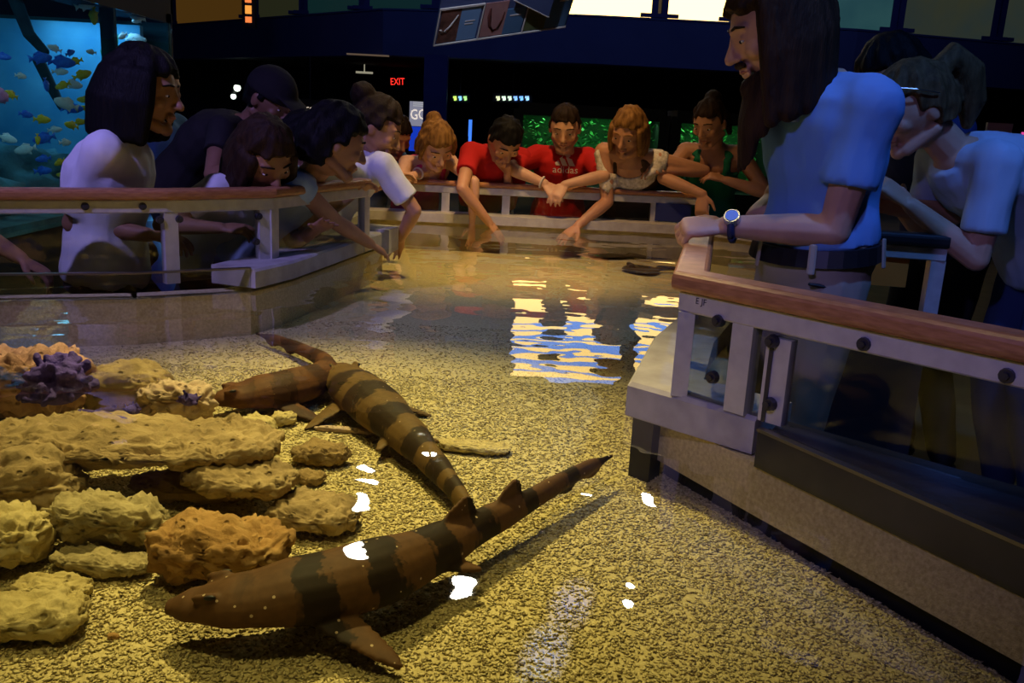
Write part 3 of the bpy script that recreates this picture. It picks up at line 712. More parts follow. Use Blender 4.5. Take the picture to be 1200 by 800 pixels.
# stingrays on the far bed
M['ray'] = mat('dark_stingray_skin', (0.035, 0.024, 0.014), (0.07, 0.05, 0.025), 0.6, 14, 0.1)
def stingray(label, px, py, yaw, size, tail):
    P = atz(px, py, FZ); q = MB(); vs = []; R = Matrix.Rotation(math.radians(yaw), 3, 'Z'); rings = []
    for k in range(9):
        f = k / 8; row = []
        for j in range(28):
            g = 2 * math.pi * j / 28; rr = 0.55 + 0.45 * abs(math.cos(g)) ** 1.3
            x = math.cos(g) * rr * size * (1 if True else 0); y = math.sin(g) * size * 0.82 * (1.0 if math.sin(g) > 0 else 0.9)
            h = math.sin(f * math.pi) ; k_ = math.sin(f * math.pi) ** 0.5
            zz = (f - 0.35) * size * 0.09 - 0.008
            row.append(P + R @ Vector((x * max(k_, 0.02), y * max(k_, 0.02), 0.02 + zz)))
        rings.append(row)
    q.rings(rings)
    T = P + Vector((0, 0, 0.02)); q.tube([T - R @ Vector((0, size * 0.6, 0)), T - R @ Vector((0.05 * size, size * (0.8 + tail * 0.5), 0)), T - R @ Vector((-0.1 * size, size * (0.8 + tail), -0.005))], [0.016, 0.009, 0.003], 7)
    for s_ in (-1, 1): q.ell(T + R @ Vector((s_ * size * 0.16, size * 0.42, size * 0.10)), (0.014, 0.018, 0.012), R, 8, 5)
    t_ = thing('stingray', label, 'stingray', (P.x, P.y, FZ)); link('body', remesh(q, 0.007, 2), M['ray'], t_)
    return t_
stingray('dark stingray trailing a thin tail near the left coping', 372, 338, -70, 0.17, 1.6)
stingray('dark stingray under the arm of the woman in white lace', 715, 300, 60, 0.19, 1.2)
stingray('small dark stingray before the corner railing', 752, 318, 100, 0.15, 1.3)
stingray('dark stingray near the hand of the red-shirted boy', 640, 287, 80, 0.17, 1.2)

# ================================================================== BACKGROUND THINGS
# --- big wall aquarium on the left
AX0, AX1, AY0, AY1, AZ0, AZ1 = -4.9, -2.86, 2.6, 7.5, 0.46, 1.82
aq = thing('wall_aquarium', 'large blue wall aquarium full of small fish behind the dark-haired woman', 'aquarium', ((AX0 + AX1) / 2, (AY0 + AY1) / 2, AZ0))
M['aqback'] = mat('aquarium_backdrop', (0.003, 0.03, 0.045), (0.035, 0.18, 0.20), 0.8, 1.3, 0.3, 5)
M['aqrock'] = mat('aquarium_rock', (0.03, 0.09, 0.12), (0.10, 0.28, 0.32), 0.85, 5, 0.6, 14, bdist=0.03)
M['aqbright'] = mat('aquarium_pale_backdrop', (0.05, 0.30, 0.55), (0.16, 0.50, 0.70), 0.8, 2.5)
b = MB(); b.box((AX0, (AY0 + AY1) / 2, (AZ0 + AZ1) / 2), (0.03, (AY1 - AY0) / 2, (AZ1 - AZ0) / 2)); b.box(((AX0 + AX1) / 2, AY1, (AZ0 + AZ1) / 2), ((AX1 - AX0) / 2, 0.03, (AZ1 - AZ0) / 2))
mk('backdrop', b, M['aqback'], aq)
b = MB(); b.box(((AX0 + AX1) / 2, (AY0 + AY1) / 2, AZ0), ((AX1 - AX0) / 2, (AY1 - AY0) / 2, 0.03)); mk('tank_bottom', b, M['aqrock'], aq)
b = MB(); b.box((AX1 + 0.01, (AY0 + AY1) / 2, (AZ0 + AZ1) / 2), (0.01, (AY1 - AY0) / 2, (AZ1 - AZ0) / 2)); mk('front_pane', b, M['tankglass'], aq)
b = MB(); b.box((AX1 - 0.05, 6.52, (AZ0 + AZ1) / 2), (0.05, 0.02, (AZ1 - AZ0) / 2)); mk('pane_joint', b, M['aqback'], aq)
b = MB(); b.box((AX1 - 0.72, 7.2, (AZ0 + AZ1) / 2), (0.62, 0.03, (AZ1 - AZ0) / 2 - 0.05)); tag(mk('bright_side_panel', b, M['aqbright'], aq), 'brighter blue end section')
for k, (x, y, z, sx, sy, sz) in enumerate([(-3.9, 5.3, 0.62, 0.7, 0.5, 0.28), (-4.3, 4.4, 0.7, 0.5, 0.6, 0.42), (-3.6, 6.4, 0.6, 0.5, 0.45, 0.26), (-4.2, 6.3, 0.8, 0.4, 0.5, 0.5), (-3.4, 4.7, 0.56, 0.35, 0.4, 0.2)]):
    q = MB(); vs_, fs_ = ico(4); off = Vector((k * 5.1, 2, 3))
    q.add([Vector((x + d.x * sx * (1 + 0.5 * noise.fractal(d * 1.7 + off, 0.8, 2, 3)), y + d.y * sy * (1 + 0.5 * noise.fractal(d * 1.7 + off, 0.8, 2, 3)), max(AZ0 + 0.02, z + d.z * sz * (1 + 0.5 * noise.fractal(d * 1.7 + off, 0.8, 2, 3))))) for d in vs_], fs_)
    mk('tank_rock', q, M['aqrock'], aq, smooth=True)
M['driftwood'] = mat('tank_driftwood', (0.012, 0.035, 0.05), (0.03, 0.07, 0.09), 0.8, 8, 0.4)
for pts_, r_ in [(((14, -10, 6.2), (34, 40, 6.3), (52, 60, 6.3)), 0.045), (((45, 70, 6.4), (62, 105, 6.5), (72, 125, 6.5)), 0.04), (((118, -5, 7.3), (122, 60, 7.4), (128, 120, 7.4)), 0.06)]:
    q = MB(); q.tube([at(*p) for p in pts_], [r_, r_ * 0.9, r_ * 0.7], 8); mk('driftwood_branch', q, M['driftwood'], aq, smooth=True)
M['tankplant'] = mat('tank_plant', (0.02, 0.20, 0.05), (0.06, 0.34, 0.10), 0.6, 8)
M['pinkcor'] = mat('tank_pink_coral', (0.55, 0.12, 0.28), (0.75, 0.30, 0.45), 0.7, 12)
for k in range(14):
    q = MB(); base = at(134 + rnd.uniform(-5, 6), 92 + rnd.uniform(-6, 20), 7.0); base.z = 0.75
    top = base + Vector((rnd.uniform(-0.08, 0.08), rnd.uniform(-0.1, 0.1), rnd.uniform(0.5, 1.0)))
    q.tube([base, base.lerp(top, 0.5) + Vector((rnd.uniform(-0.05, 0.05), 0, 0)), top], [0.012, 0.016, 0.003], 5, flat=0.3); mk('water_plant', q, M['tankplant'], aq)
for px, py in ((1, 112),):
    q = MB(); q.ell(at(px, py, 5.4), (0.05, 0.06, 0.045), nu=10, nv=7, fn=lambda d: Vector((d.x, d.y, d.z)) * 0.04 * (1 + 0.5 * noise.noise(d * 3))); mk('pink_coral', q, M['pinkcor'], aq, smooth=True)
area('aquarium_lamp', (-3.85, 5.0, 1.80), (-3.85, 5.0, 0.5), (0.06, 0.58, 0.90), 3.2, 1.6, 4.4)
area('added_fish_fill_lamp', (-2.98, 4.9, 1.79), (-3.6, 5.2, 0.9), (0.40, 0.85, 1.0), 8, 0.12, 4.2)  # extra lamp added to light the fish from the front
area('aquarium_end_lamp', (-3.3, 6.86, 1.79), (-3.3, 6.95, 0.8), (0.20, 0.62, 1.0), 5, 0.7, 0.4)

# fish: one mesh per colour, one object per fish
def fish_mesh(name):
    q = MB(); rings = []
    for k in range(11):
        f = k / 10; x = 0.5 - f * 0.82; h = 0.21 * math.sin(math.pi * min(1, f * 0.93 + 0.04)) ** 0.75 + 0.012; w_ = 0.085 * math.sin(math.pi * min(1, f * 0.93 + 0.04)) ** 0.8 + 0.006
        rings.append([Vector((x, math.cos(2 * math.pi * j / 10) * w_, math.sin(2 * math.pi * j / 10) * h)) for j in range(10)])
    q.rings(rings)
    def plate(pts, th=0.008):
        n_ = len(pts); q.add([(x, th, z) for x, z in pts] + [(x, -th, z) for x, z in pts], [tuple(range(n_)), tuple(range(2 * n_ - 1, n_ - 1, -1))] + [(i, n_ + i, n_ + (i + 1) % n_, (i + 1) % n_) for i in range(n_)])
    plate([(-0.28, 0.03), (-0.5, 0.17), (-0.46, 0.0), (-0.5, -0.17), (-0.28, -0.03)])
    plate([(0.22, 0.17), (0.0, 0.30), (-0.25, 0.20), (-0.22, 0.09), (0.1, 0.16)]); plate([(0.0, -0.18), (-0.2, -0.27), (-0.2, -0.10)])
    me = bpy.data.meshes.new(name); me.from_pydata(q.v, [], q.f); me.polygons.foreach_set('use_smooth', [True] * len(me.polygons)); return me
FM = {}
for nm, c1, c2 in (('white', (0.75, 0.8, 0.8), (0.95, 0.95, 0.9)), ('blue', (0.02, 0.12, 0.75), (0.05, 0.25, 0.95)), ('yellow', (0.9, 0.55, 0.02), (1.0, 0.75, 0.08))):
    FM[nm] = fish_mesh('fish_' + nm); FM[nm].materials.append(mat('fish_skin_' + nm, c1, c2, 0.4, 6))
FISH = [(100, 6, 'white', 6.3, 16), (110, 18, 'yellow', 6.4, 14, 90), (163, 20, 'white', 6.9, 15), (186, 25, 'white', 7.1, 10), (144, 42, 'white', 6.9, 10), (155, 44, 'white', 6.9, 12), (172, 46, 'white', 7.0, 11), (183, 48, 'white', 7.1, 10),
        (64, 57, 'white', 6.0, 11), (47, 68, 'blue', 5.9, 18), (72, 73, 'blue', 6.0, 20), (88, 72, 'yellow', 6.1, 12), (107, 61, 'white', 6.3, 8), (82, 62, 'blue', 6.2, 10), (70, 84, 'white', 6.0, 12), (96, 88, 'yellow', 6.1, 15),
        (54, 99, 'blue', 5.8, 11, 80), (24, 89, 'white', 5.7, 10), (85, 99, 'white', 6.0, 15), (74, 100, 'yellow', 6.0, 12), (13, 111, 'yellow', 5.6, 13), (99, 117, 'yellow', 6.1, 11), (78, 122, 'white', 5.9, 20), (84, 127, 'blue', 6.0, 17),
        (100, 127, 'yellow', 6.2, 9), (49, 140, 'yellow', 5.8, 14), (93, 143, 'yellow', 6.0, 11), (84, 147, 'yellow', 6.0, 13), (64, 152, 'white', 5.9, 11), (52, 162, 'blue', 5.8, 18), (44, 163, 'yellow', 5.75, 9, 90), (8, 162, 'white', 5.5, 15),
        (76, 167, 'white', 5.9, 12), (30, 175, 'white', 5.7, 17), (51, 186, 'blue', 5.8, 12), (70, 190, 'yellow', 5.9, 11), (50, 200, 'blue', 5.8, 14), (73, 205, 'yellow', 5.9, 9), (3, 66, 'blue', 5.5, 12), (30, 134, 'blue', 5.7, 12)]
for it in FISH:
    px, py, k, D, s = it[:5]; P = at(px, py, D)
    if P.x > AX1 - 0.1: P = at(px, py, D); P = CAMP + (P - CAMP) * ((AX1 - 0.12) / P.x)
    if P.y > 7.1: P = CAMP + (P - CAMP) * (7.05 / P.y)
    if P.x > AX1 - 0.06: P.x = AX1 - 0.06
    o = bpy.data.objects.new('fish', FM[k]); COL.objects.link(o); o.location = P; L_ = s / FPX * P.y * 1.45; o.scale = (L_,) * 3
    o.rotation_euler = (0, math.radians(it[5] if len(it) > 5 else rnd.uniform(-25, 25)), math.radians(rnd.choice([35, 215]) + rnd.uniform(-35, 35)))
    tag(o, {'white': 'small whitish fish swimming in the blue wall aquarium', 'blue': 'small bright blue fish swimming in the blue wall aquarium', 'yellow': 'small yellow fish swimming in the blue wall aquarium'}[k], 'fish', k + ' fish in the wall aquarium')

# --- green planted tanks along the back of the visitors
M['tankleaf'] = mat('tank_foliage', (0.012, 0.09, 0.018), (0.05, 0.24, 0.05), 0.6, 9, 0.3)
M['tankbackg'] = mat('tank_green_backdrop', (0.008, 0.05, 0.016), (0.02, 0.10, 0.03), 0.8, 5)
gt0, gt1 = at(606, 170, 9.2), at(905, 180, 9.2)
def green_tank(x0, x1, label):
    t = thing('planted_tank', label, 'aquarium', ((x0 + x1) / 2, 9.4, 0.0)); zc0, zc1 = 0.62, 1.27
    q = MB(); q.box(((x0 + x1) / 2, 9.45, 0.30), ((x1 - x0) / 2, 0.3, 0.30)); mk('stand', q, M['wall_dark'], t)
    q = MB(); q.box(((x0 + x1) / 2, 9.75, (zc0 + zc1) / 2), ((x1 - x0) / 2, 0.02, (zc1 - zc0) / 2)); mk('backdrop', q, M['tankbackg'], t)
    q = MB(); q.box(((x0 + x1) / 2, 9.18, (zc0 + zc1) / 2), ((x1 - x0) / 2, 0.008, (zc1 - zc0) / 2)); mk('front_pane', q, M['tankglass'], t)
    q = MB(); q.box(((x0 + x1) / 2, 9.45, zc1 + 0.06), ((x1 - x0) / 2, 0.32, 0.06)); mk('hood', q, M['black'], t)
    for x in (x0, x1): q = MB(); q.box((x, 9.45, 0.95), (0.05, 0.31, 0.38)); mk('frame_post', q, M['black'], t)
    r = random.Random(int(x0 * 100)); q = MB()
    for k in range(int((x1 - x0) * 420)):
        P = Vector((r.uniform(x0 + 0.06, x1 - 0.06), r.uniform(9.3, 9.7), r.uniform(zc0 + 0.02, zc1 - 0.03))); a = r.uniform(0, 6.28); e = r.uniform(-0.8, 0.9); L_ = r.uniform(0.035, 0.08)
        d = Vector((math.cos(a) * math.cos(e), math.sin(a) * math.cos(e), math.sin(e))); s_ = d.cross(Vector((0, 0, 1))).normalized() * L_ * 0.25
        q.add([P, P + d * L_ * 0.5 + s_, P + d * L_, P + d * L_ * 0.5 - s_, P + d * L_ * 0.5 + Vector((0, 0, 0.006))], [(0, 1, 4), (1, 2, 4), (2, 3, 4), (3, 0, 4), (0, 3, 2, 1)])
    o = mk('foliage', q, M['tankleaf'], t); o['kind'] = 'stuff'
    area('planted_tank_lamp', ((x0 + x1) / 2, 9.32, zc1 - 0.01), ((x0 + x1) / 2, 9.5, 0.6), (0.35, 1.0, 0.40), 3.6 * (x1 - x0), (x1 - x0) * 0.9, 0.12)
green_tank(gt0.x, at(778, 170, 9.2).x - 0.02, 'long green planted tank behind the boys in red shirts')
green_tank(at(787, 170, 9.2).x + 0.02, gt1.x, 'green planted tank behind the girl in the green top')

# --- signs and small lights
p = at(466, 96, 19.5); t = thing('exit_sign', 'small glowing red EXIT sign under the dark balcony', 'sign', p)
q = MB(); q.box(p, (0.17, 0.03, 0.11)); mk('housing', q, M['black'], t)
put_text('lettering', 'EXIT', 0.20, p + Vector((0, -0.034, 0)), (1, 0, 0.05), (-0.05, 0, 1), glow('exit_red', (1.0, 0.03, 0.02), 1.6), t, 0.29)
q = MB(); q.box(p + Vector((0, 0, 0.42)), (0.012, 0.012, 0.32)); mk('bracket', q, M['black'], t)

p = at(488, 134, 16.2); t = thing('lit_kiosk', 'lit white and blue kiosk panel reading GOOD beside the blue column', 'sign', (p.x, p.y, 0))
q = MB(); q.box((p.x + 0.18, p.y + 0.04, p.z / 2 + 0.11), (0.32, 0.03, p.z / 2 + 0.11)); mk('board', q, M['wall_dark'], t)
q = MB(); q.box((p.x + 0.18, p.y, p.z + 0.01), (0.30, 0.012, 0.21)); tag(mk('header_panel', q, glow('kiosk_white', (0.20, 0.20, 0.26), 1.0), t), 'pale lit header')
q = MB(); q.box((p.x + 0.18, p.y, p.z - 0.42), (0.30, 0.012, 0.21)); tag(mk('lower_panel', q, glow('kiosk_blue', (0.01, 0.05, 0.6), 0.7), t), 'bright blue lower panel')
put_text('lettering', 'GOOD', 0.25, (p.x + 0.19, p.y - 0.02, p.z), (1, 0, 0.05), (-0.05, 0, 1), glow('kiosk_letters', (1.0, 0.85, 0.70), 0.9), t, 0.58)
for k in range(3):
    q = MB(); q.box((p.x + 0.16, p.y - 0.016, p.z + 0.205 - 0.03 * k), (0.22, 0.003, 0.008)); mk('text_line', q, glow('kiosk_line', (0.6, 0.6, 0.6), 0.5), t)

p = at(363, 127, 17.0); t = thing('ocean_sign', 'small warm lit sign reading Ocean under the balcony', 'sign', p)
q = MB(); q.box(p + Vector((0.0, 0.04, 0.02)), (0.24, 0.02, 0.14)); mk('board', q, mat('ocean_board', (0.05, 0.03, 0.008), None, 0.6), t)
put_text('lettering', 'Ocean', 0.17, p + Vector((0, 0.01, 0)), (1, 0, -0.05), (0.05, 0, 1), glow('ocean_letters', (0.75, 0.62, 0.48), 0.9), t, 0.38)
q = MB(); q.box((p.x, p.y + 0.05, (p.z + 2.15) / 2), (0.01, 0.01, (2.15 - p.z) / 2)); mk('bracket', q, M['black'], t)

def bulb(px, py, D, r, c, s, label, name='downlight', group=None):
    P = at(px, py, D); t = thing(name, label, 'light', P, group)
    q = MB(); q.ell(P, (r, r, r), nu=12, nv=8); mk('lamp', q, glow('lamp_glow', c, s), t, smooth=True)
    q = MB(); q.tube([P + Vector((0, 0.03, r * 0.6)), P + Vector((0, 0.05, r * 2.2))], [r * 1.25, r * 0.9], 12, round_caps=False); mk('housing', q, M['black'], t)
    q = MB(); q.tube([P + Vector((0, 0.05, r * 2.0)), Vector((P.x, P.y + 0.05, 2.16))], [0.012, 0.012], 6); mk('stem', q, M['black'], t)
bulb(278, 103, 20.0, 0.075, (0.85, 1.0, 0.80), 3.0, 'small round pale lamp hanging in the dark, upper of two')
bulb(273.5, 113, 20.1, 0.06, (0.80, 1.0, 0.85), 2.5, 'small round pale lamp hanging in the dark, lower of two')
bulb(231, 143, 21.0, 0.03, (1.0, 0.35, 0.12), 1.0, 'tiny orange lamp in the dark behind the crowd')
bulb(1134, 130, 17.0, 0.02, (1.0, 0.05, 0.03), 0.8, 'tiny red indicator lamp behind the ponytailed woman')
q = MB(); p = at(426, 64, 15.2); q.box((p.x, 15.62, 2.138), (0.35, 0.04, 0.012)); tag(mk('strip_light', q, glow('strip_warm', (0.3, 0.2, 0.12), 0.3)), 'faint warm strip light under the fascia', 'light')
q = MB(); p = at(427, 85, 19.0); q.box(p, (0.17, 0.03, 0.02)); q.box((p.x, p.y, (p.z + 2.15) / 2), (0.01, 0.01, (2.15 - p.z) / 2)); tag(mk('strip_light', q, glow('strip_dim', (0.45, 0.42, 0.30), 0.6)), 'dim bracket strip light near the EXIT sign', 'light')
def display(px0, px1, py, D, cols, label):
    a, c = at(px0, py, D), at(px1, py, D); t = thing('lit_display', label, 'display', (a + c) / 2)
    q = MB(); q.box((a + c) / 2 + Vector((0, 0.05, 0)), ((c - a).length / 2 + 0.04, 0.03, 0.075)); mk('housing', q, M['black'], t)
    n_ = len(cols)
    for k, cl in enumerate(cols):
        P = a.lerp(c, (k + 0.5) / n_); w_ = (c - a).length / n_ * 0.36; m = glow('display_glow', cl, 1.3)
        for dx, dz in ((-0.5, 0.3), (0.45, 0.35), (0.0, -0.45), (0.6, -0.3)):
            q = MB(); q.box(P + Vector((dx * w_, 0, dz * 0.05)), (w_ * 0.42, 0.006, 0.018)); mk('lit_segment', q, m, t)
    q = MB(); m_ = (a + c) / 2; q.box((m_.x, m_.y + 0.06, (m_.z + 2.15) / 2), (0.012, 0.012, (2.15 - m_.z) / 2)); mk('hanger', q, M['black'], t)
display(530, 548, 115, 16.0, [(0.6, 0.9, 0.15), (0.25, 0.6, 0.9), (0.4, 0.8, 0.25)], 'short green and blue lit display behind the pink girl')
display(580, 621, 115, 16.0, [(0.7, 0.75, 0.45), (0.7, 0.9, 0.7), (0.6, 0.8, 0.6), (0.25, 0.5, 1.0), (0.2, 0.5, 1.0), (0.35, 0.65, 1.0)], 'wide white and blue lit display above the boy with dark hair')
q = MB(); p = at(551, 150, 12.5); q.box(p, (0.022, 0.02, 0.11)); q.box((p.x, p.y + 0.03, p.z / 2 + 0.05), (0.02, 0.012, p.z / 2 + 0.05)); tag(mk('light_strip', q, glow('blue_strip', (0.06, 0.25, 1.0), 1.0)), 'thin vertical blue light strip behind the girl in pink', 'light')
q = MB(); p = at(1197, 172, 9.0); q.box((p.x + 0.05, p.y, p.z), (0.06, 0.03, 0.14)); tag(mk('wall_light', q, glow('magenta_panel', (0.75, 0.06, 0.35), 0.8)), 'small magenta lit panel behind the ponytailed woman', 'light')
q = MB(); p = at(1197, 206, 9.0); q.box((p.x + 0.05, p.y, p.z), (0.05, 0.03, 0.06)); tag(mk('wall_light', q, glow('turquoise_panel', (0.08, 0.75, 0.60), 0.8)), 'small turquoise lit panel behind the ponytailed woman', 'light')
q = MB(); p = at(1168, 165, 9.6); q.box((p.x, p.y, p.z * 0.5 + 0.09), (0.13, 0.02, p.z * 0.5 + 0.09)); tag(mk('pale_board', q, mat('pale_board', (0.28, 0.28, 0.30), None, 0.6)), 'pale standing board in the dark behind the ponytailed woman', 'board')
q = MB(); P = at(291, 12, 17.0); t = thing('amber_lamp_column', 'narrow black lamp with stacked amber lights by the amber window', 'light', P)
q.box(P + Vector((0, 0.05, 0.25)), (0.12, 0.04, 0.55)); mk('housing', q, M['black'], t)
for k in range(6):
    q = MB(); q.box(P + Vector((0, 0, -0.16 + 0.17 * k)), (0.055, 0.012, 0.05 + 0.02 * (k % 2))); mk('lamp_segment', q, glow('amber_segment', (1.0, 0.38 if k % 2 else 0.25, 0.06), 1.0), t)

# --- hanging picture sign above the pool: two folded faces
def pic_sign():
    A0, A1 = at(507, 52, 6.0), at(662, 30, 6.35); t = thing('picture_sign', 'hanging blue picture sign with photos of sea animals above the pool', 'sign', (A0 + A1) / 2)
    B0, B1 = at(515, 10, 5.85), at(668, -16, 6.2)
    e = (A1 - A0).normalized(); u = (B0 - A0); hgt = u.length; u = u.normalized(); nn = e.cross(u).normalized(); nn = nn if nn.y < 0 else -nn; Wd = (A1 - A0).length
    def pan(nm, s0, s1, t0, t1, m, off=0.0, th=0.006, par=t):
        q = MB(); c = [A0 + e * (s * Wd) + u * (v * hgt) for s, v in ((s0, t0), (s1, t0), (s1, t1), (s0, t1))]
        q.rings([[p + nn * (off + th) for p in c], [p + nn * (off - th) for p in c]]); return mk(nm, q, m, par)
    pan('board', 0.0, 1.0, 0.0, 1.9, M['fascia'])
    SB = mat('sign_blue', (0.10, 0.20, 0.42), (0.14, 0.26, 0.50), 0.5, 3); SB2 = mat('sign_dark_blue', (0.05, 0.12, 0.26), (0.07, 0.15, 0.32), 0.5, 3)
    BR = mat('sign_photo_brown', (0.05, 0.022, 0.02), (0.16, 0.07, 0.06), 0.5, 20); PK = mat('sign_photo_pink', (0.26, 0.13, 0.15), (0.32, 0.17, 0.18), 0.5, 12); OL = mat('sign_photo_olive', (0.05, 0.07, 0.03), (0.09, 0.11, 0.05), 0.5, 12)
    WH = mat('sign_white', (0.45, 0.42, 0.45), None, 0.5); RD = mat('sign_seahorse_red', (0.10, 0.03, 0.03), None, 0.5)
    pan('picture', 0.02, 0.16, 0.04, 0.95, BR, 0.008, 0.002); pan('caption_panel', 0.16, 0.30, 0.04, 0.95, SB, 0.008, 0.002)
    pan('picture', 0.33, 0.50, 0.04, 1.0, PK, 0.008, 0.002); pan('caption_panel', 0.50, 0.64, 0.04, 0.75, SB2, 0.008, 0.002); pan('picture', 0.66, 0.82, 0.04, 0.8, OL, 0.008, 0.002); pan('caption_panel', 0.82, 0.99, 0.04, 1.1, SB2, 0.008, 0.002)
    for s in (0.0, 0.315, 0.65): pan('divider', s, s + 0.008, 0.0, 1.0, WH, 0.012, 0.003)
    pan('edge_strip', 0.0, 1.0, -0.02, 0.015, WH, 0.012, 0.004); pan('edge_strip', 0.0, 0.32, 0.97, 1.02, WH, 0.012, 0.004)
    def curve(nm, pts, r, m):
        q = MB(); q.tube([A0 + e * (s * Wd) + u * (v * hgt) + nn * 0.012 for s, v in pts], r, 6, flat=0.4, side=e); mk(nm, q, m, t, smooth=True)
    curve('photo_animal', [(0.03, 0.42), (0.045, 0.34), (0.07, 0.36), (0.10, 0.5), (0.14, 0.78)], [0.008, 0.012, 0.012, 0.008, 0.004], WH)
    curve('photo_animal', [(0.37, 0.85), (0.375, 0.6), (0.39, 0.35), (0.42, 0.2), (0.455, 0.25), (0.475, 0.5), (0.48, 0.7)], [0.006, 0.014, 0.010, 0.008, 0.007, 0.006, 0.004], RD)
    for s0, s1, v in ((0.20, 0.27, 0.56), (0.20, 0.26, 0.48), (0.53, 0.61, 0.55), (0.88, 0.97, 0.86), (0.89, 0.96, 0.78)): pan('text_line', s0, s1, v, v + 0.03, WH, 0.011, 0.001)
    # upper folded face
    q = MB(); C = [A0 + e * (0.52 * Wd) + u * (1.05 * hgt) + nn * 0.03, A0 + e * (0.80 * Wd) + u * (0.52 * hgt) + nn * 0.06, A0 + e * (0.80 * Wd) + u * (1.9 * hgt) + nn * 0.06, A0 + e * (0.52 * Wd) + u * (1.9 * hgt) + nn * 0.03]
    q.rings([[p + nn * 0.005 for p in C], [p - nn * 0.005 for p in C]]); mk('folded_flap', q, M['fascia'], t)
    q = MB(); q.tube([C[0], C[1]], 0.007, 6); mk('flap_edge', q, WH, t)
    for s in (0.02, 0.97):
        q = MB(); P = A0 + e * (s * Wd) + u * (1.85 * hgt); q.tube([P, Vector((P.x, P.y, 5.0))], [0.008, 0.008], 6); mk('hanging_rod', q, M['black'], t)
pic_sign()

# --- spotlights hanging over the pool (seen only as bright glints on the water)
for k, (px, py, r) in enumerate([(507, 530, 0.075), (417, 602, 0.07), (550, 710, 0.09), (688, 580, 0.055), (763, 573, 0.055), (745, 722, 0.035)]):
    h = atz(px, py, WZ); d = ray(px, py).normalized(); d.z = -d.z; P = h + d * ((3.2 - WZ) / d.z)
    t = thing('track_spotlight', 'black can spotlight hanging above the pool', 'light', P, 'spotlights above the pool')
    aim = (h - P).normalized()
    q = MB(); q.tube([P, P + aim * 0.01], [r, r], 16, round_caps=False); mk('lens', q, glow('spot_lens', (1.0, 0.95, 0.80), 60.0), t)
    q = MB(); q.tube([P - aim * 0.02, P - aim * 0.22], [r * 1.2, r * 1.1], 16, round_caps=False); mk('can', q, M['black'], t)
    q = MB(); q.tube([P - aim * 0.15, Vector((P.x, P.y + 0.1, 5.0))], [0.012, 0.012], 6); mk('stem', q, M['black'], t)

# ================================================================== PEOPLE
def skin_mat(name, c):
    d = tuple(x * 0.82 for x in c)
    m = mat(name, d, c, 0.5, 14, 0.08, 90, spec=0.35, bdist=0.003); return m
def cloth(name, c, k=0.8, rough=0.85): return mat(name, tuple(x * k for x in c), c, rough, 5, 0.25, 40, spec=0.15, stretch=(1, 1, 0.4), bdist=0.006)
def hairm(name, c1, c2): return mat(name, c1, c2, 0.62, 20, 0.6, 70, spec=0.12, stretch=(3, 3, 0.5), bdist=0.006)
SK = {'tan': skin_mat('skin_tan', (0.50, 0.25, 0.14)), 'fair': skin_mat('skin_fair', (0.62, 0.35, 0.22)), 'brown': skin_mat('skin_brown', (0.34, 0.17, 0.095)), 'deep': skin_mat('skin_deep', (0.27, 0.13, 0.075))}
HR = {'black': hairm('hair_black', (0.003, 0.0025, 0.003), (0.007, 0.006, 0.006)), 'brown': hairm('hair_brown', (0.018, 0.009, 0.005), (0.040, 0.021, 0.010)),
      'dark': hairm('hair_dark_brown', (0.012, 0.007, 0.005), (0.028, 0.016, 0.010)), 'gold': hairm('hair_golden_brown', (0.12, 0.055, 0.016), (0.28, 0.145, 0.045)), 'blond': hairm('hair_dark_blond', (0.055, 0.032, 0.013), (0.13, 0.080, 0.034))}
CL = {'white': cloth('white_cotton', (0.74, 0.74, 0.76)), 'black': cloth('black_cotton', (0.022, 0.020, 0.022)), 'paleblue': cloth('pale_blue_cotton', (0.42, 0.56, 0.70)), 'blue': cloth('blue_cotton', (0.12, 0.26, 0.52)),
      'staff': cloth('staff_blue_cotton', (0.16, 0.34, 0.66)), 'navy': cloth('navy_cotton', (0.02, 0.035, 0.12)), 'red': cloth('red_cotton', (0.50, 0.018, 0.018)), 'pink': cloth('pink_cotton', (0.62, 0.05, 0.16)), 'brown': cloth('brown_knit', (0.10, 0.055, 0.025)),
      'green': cloth('green_cotton', (0.012, 0.16, 0.085)), 'denim': cloth('denim', (0.035, 0.065, 0.16)), 'khaki': cloth('khaki_cotton', (0.36, 0.31, 0.24)), 'darkpants': cloth('dark_trousers', (0.03, 0.03, 0.035)), 'darkred': cloth('dark_red_cotton', (0.30, 0.012, 0.015))}
M['lace'] = mat('white_lace', (0.45, 0.40, 0.32), (0.80, 0.75, 0.66), 0.8, 60, 0.8, 90, bdist=0.004)
M['lips'] = mat('lips', (0.34, 0.11, 0.08), None, 0.45); M['eyewhite'] = mat('eye_white', (0.70, 0.66, 0.62), None, 0.3); M['eyedark'] = mat('eye_dark', (0.012, 0.008, 0.006), None, 0.2)
M['shoe'] = mat('shoe', (0.05, 0.05, 0.055), None, 0.6)
UPZ = Vector((0, 0, 1))
def facing(deg): a = math.radians(deg); return Vector((math.sin(a), -math.cos(a), 0))
def ik(a, target, l1, l2, hint):
    d = target - a; L_ = d.length; mxl = (l1 + l2) * 0.998
    if L_ > mxl: target = a + d * (mxl / L_); d = target - a; L_ = mxl
    L_ = max(L_, abs(l1 - l2) + 0.01); dn = d.normalized(); x = (l1 * l1 - l2 * l2 + L_ * L_) / (2 * L_); h = math.sqrt(max(0, l1 * l1 - x * x))
    pp = hint - dn * hint.dot(dn); pp = pp.normalized() if pp.length > 1e-4 else dn.orthogonal().normalized()
    return a + dn * x + pp * h, target
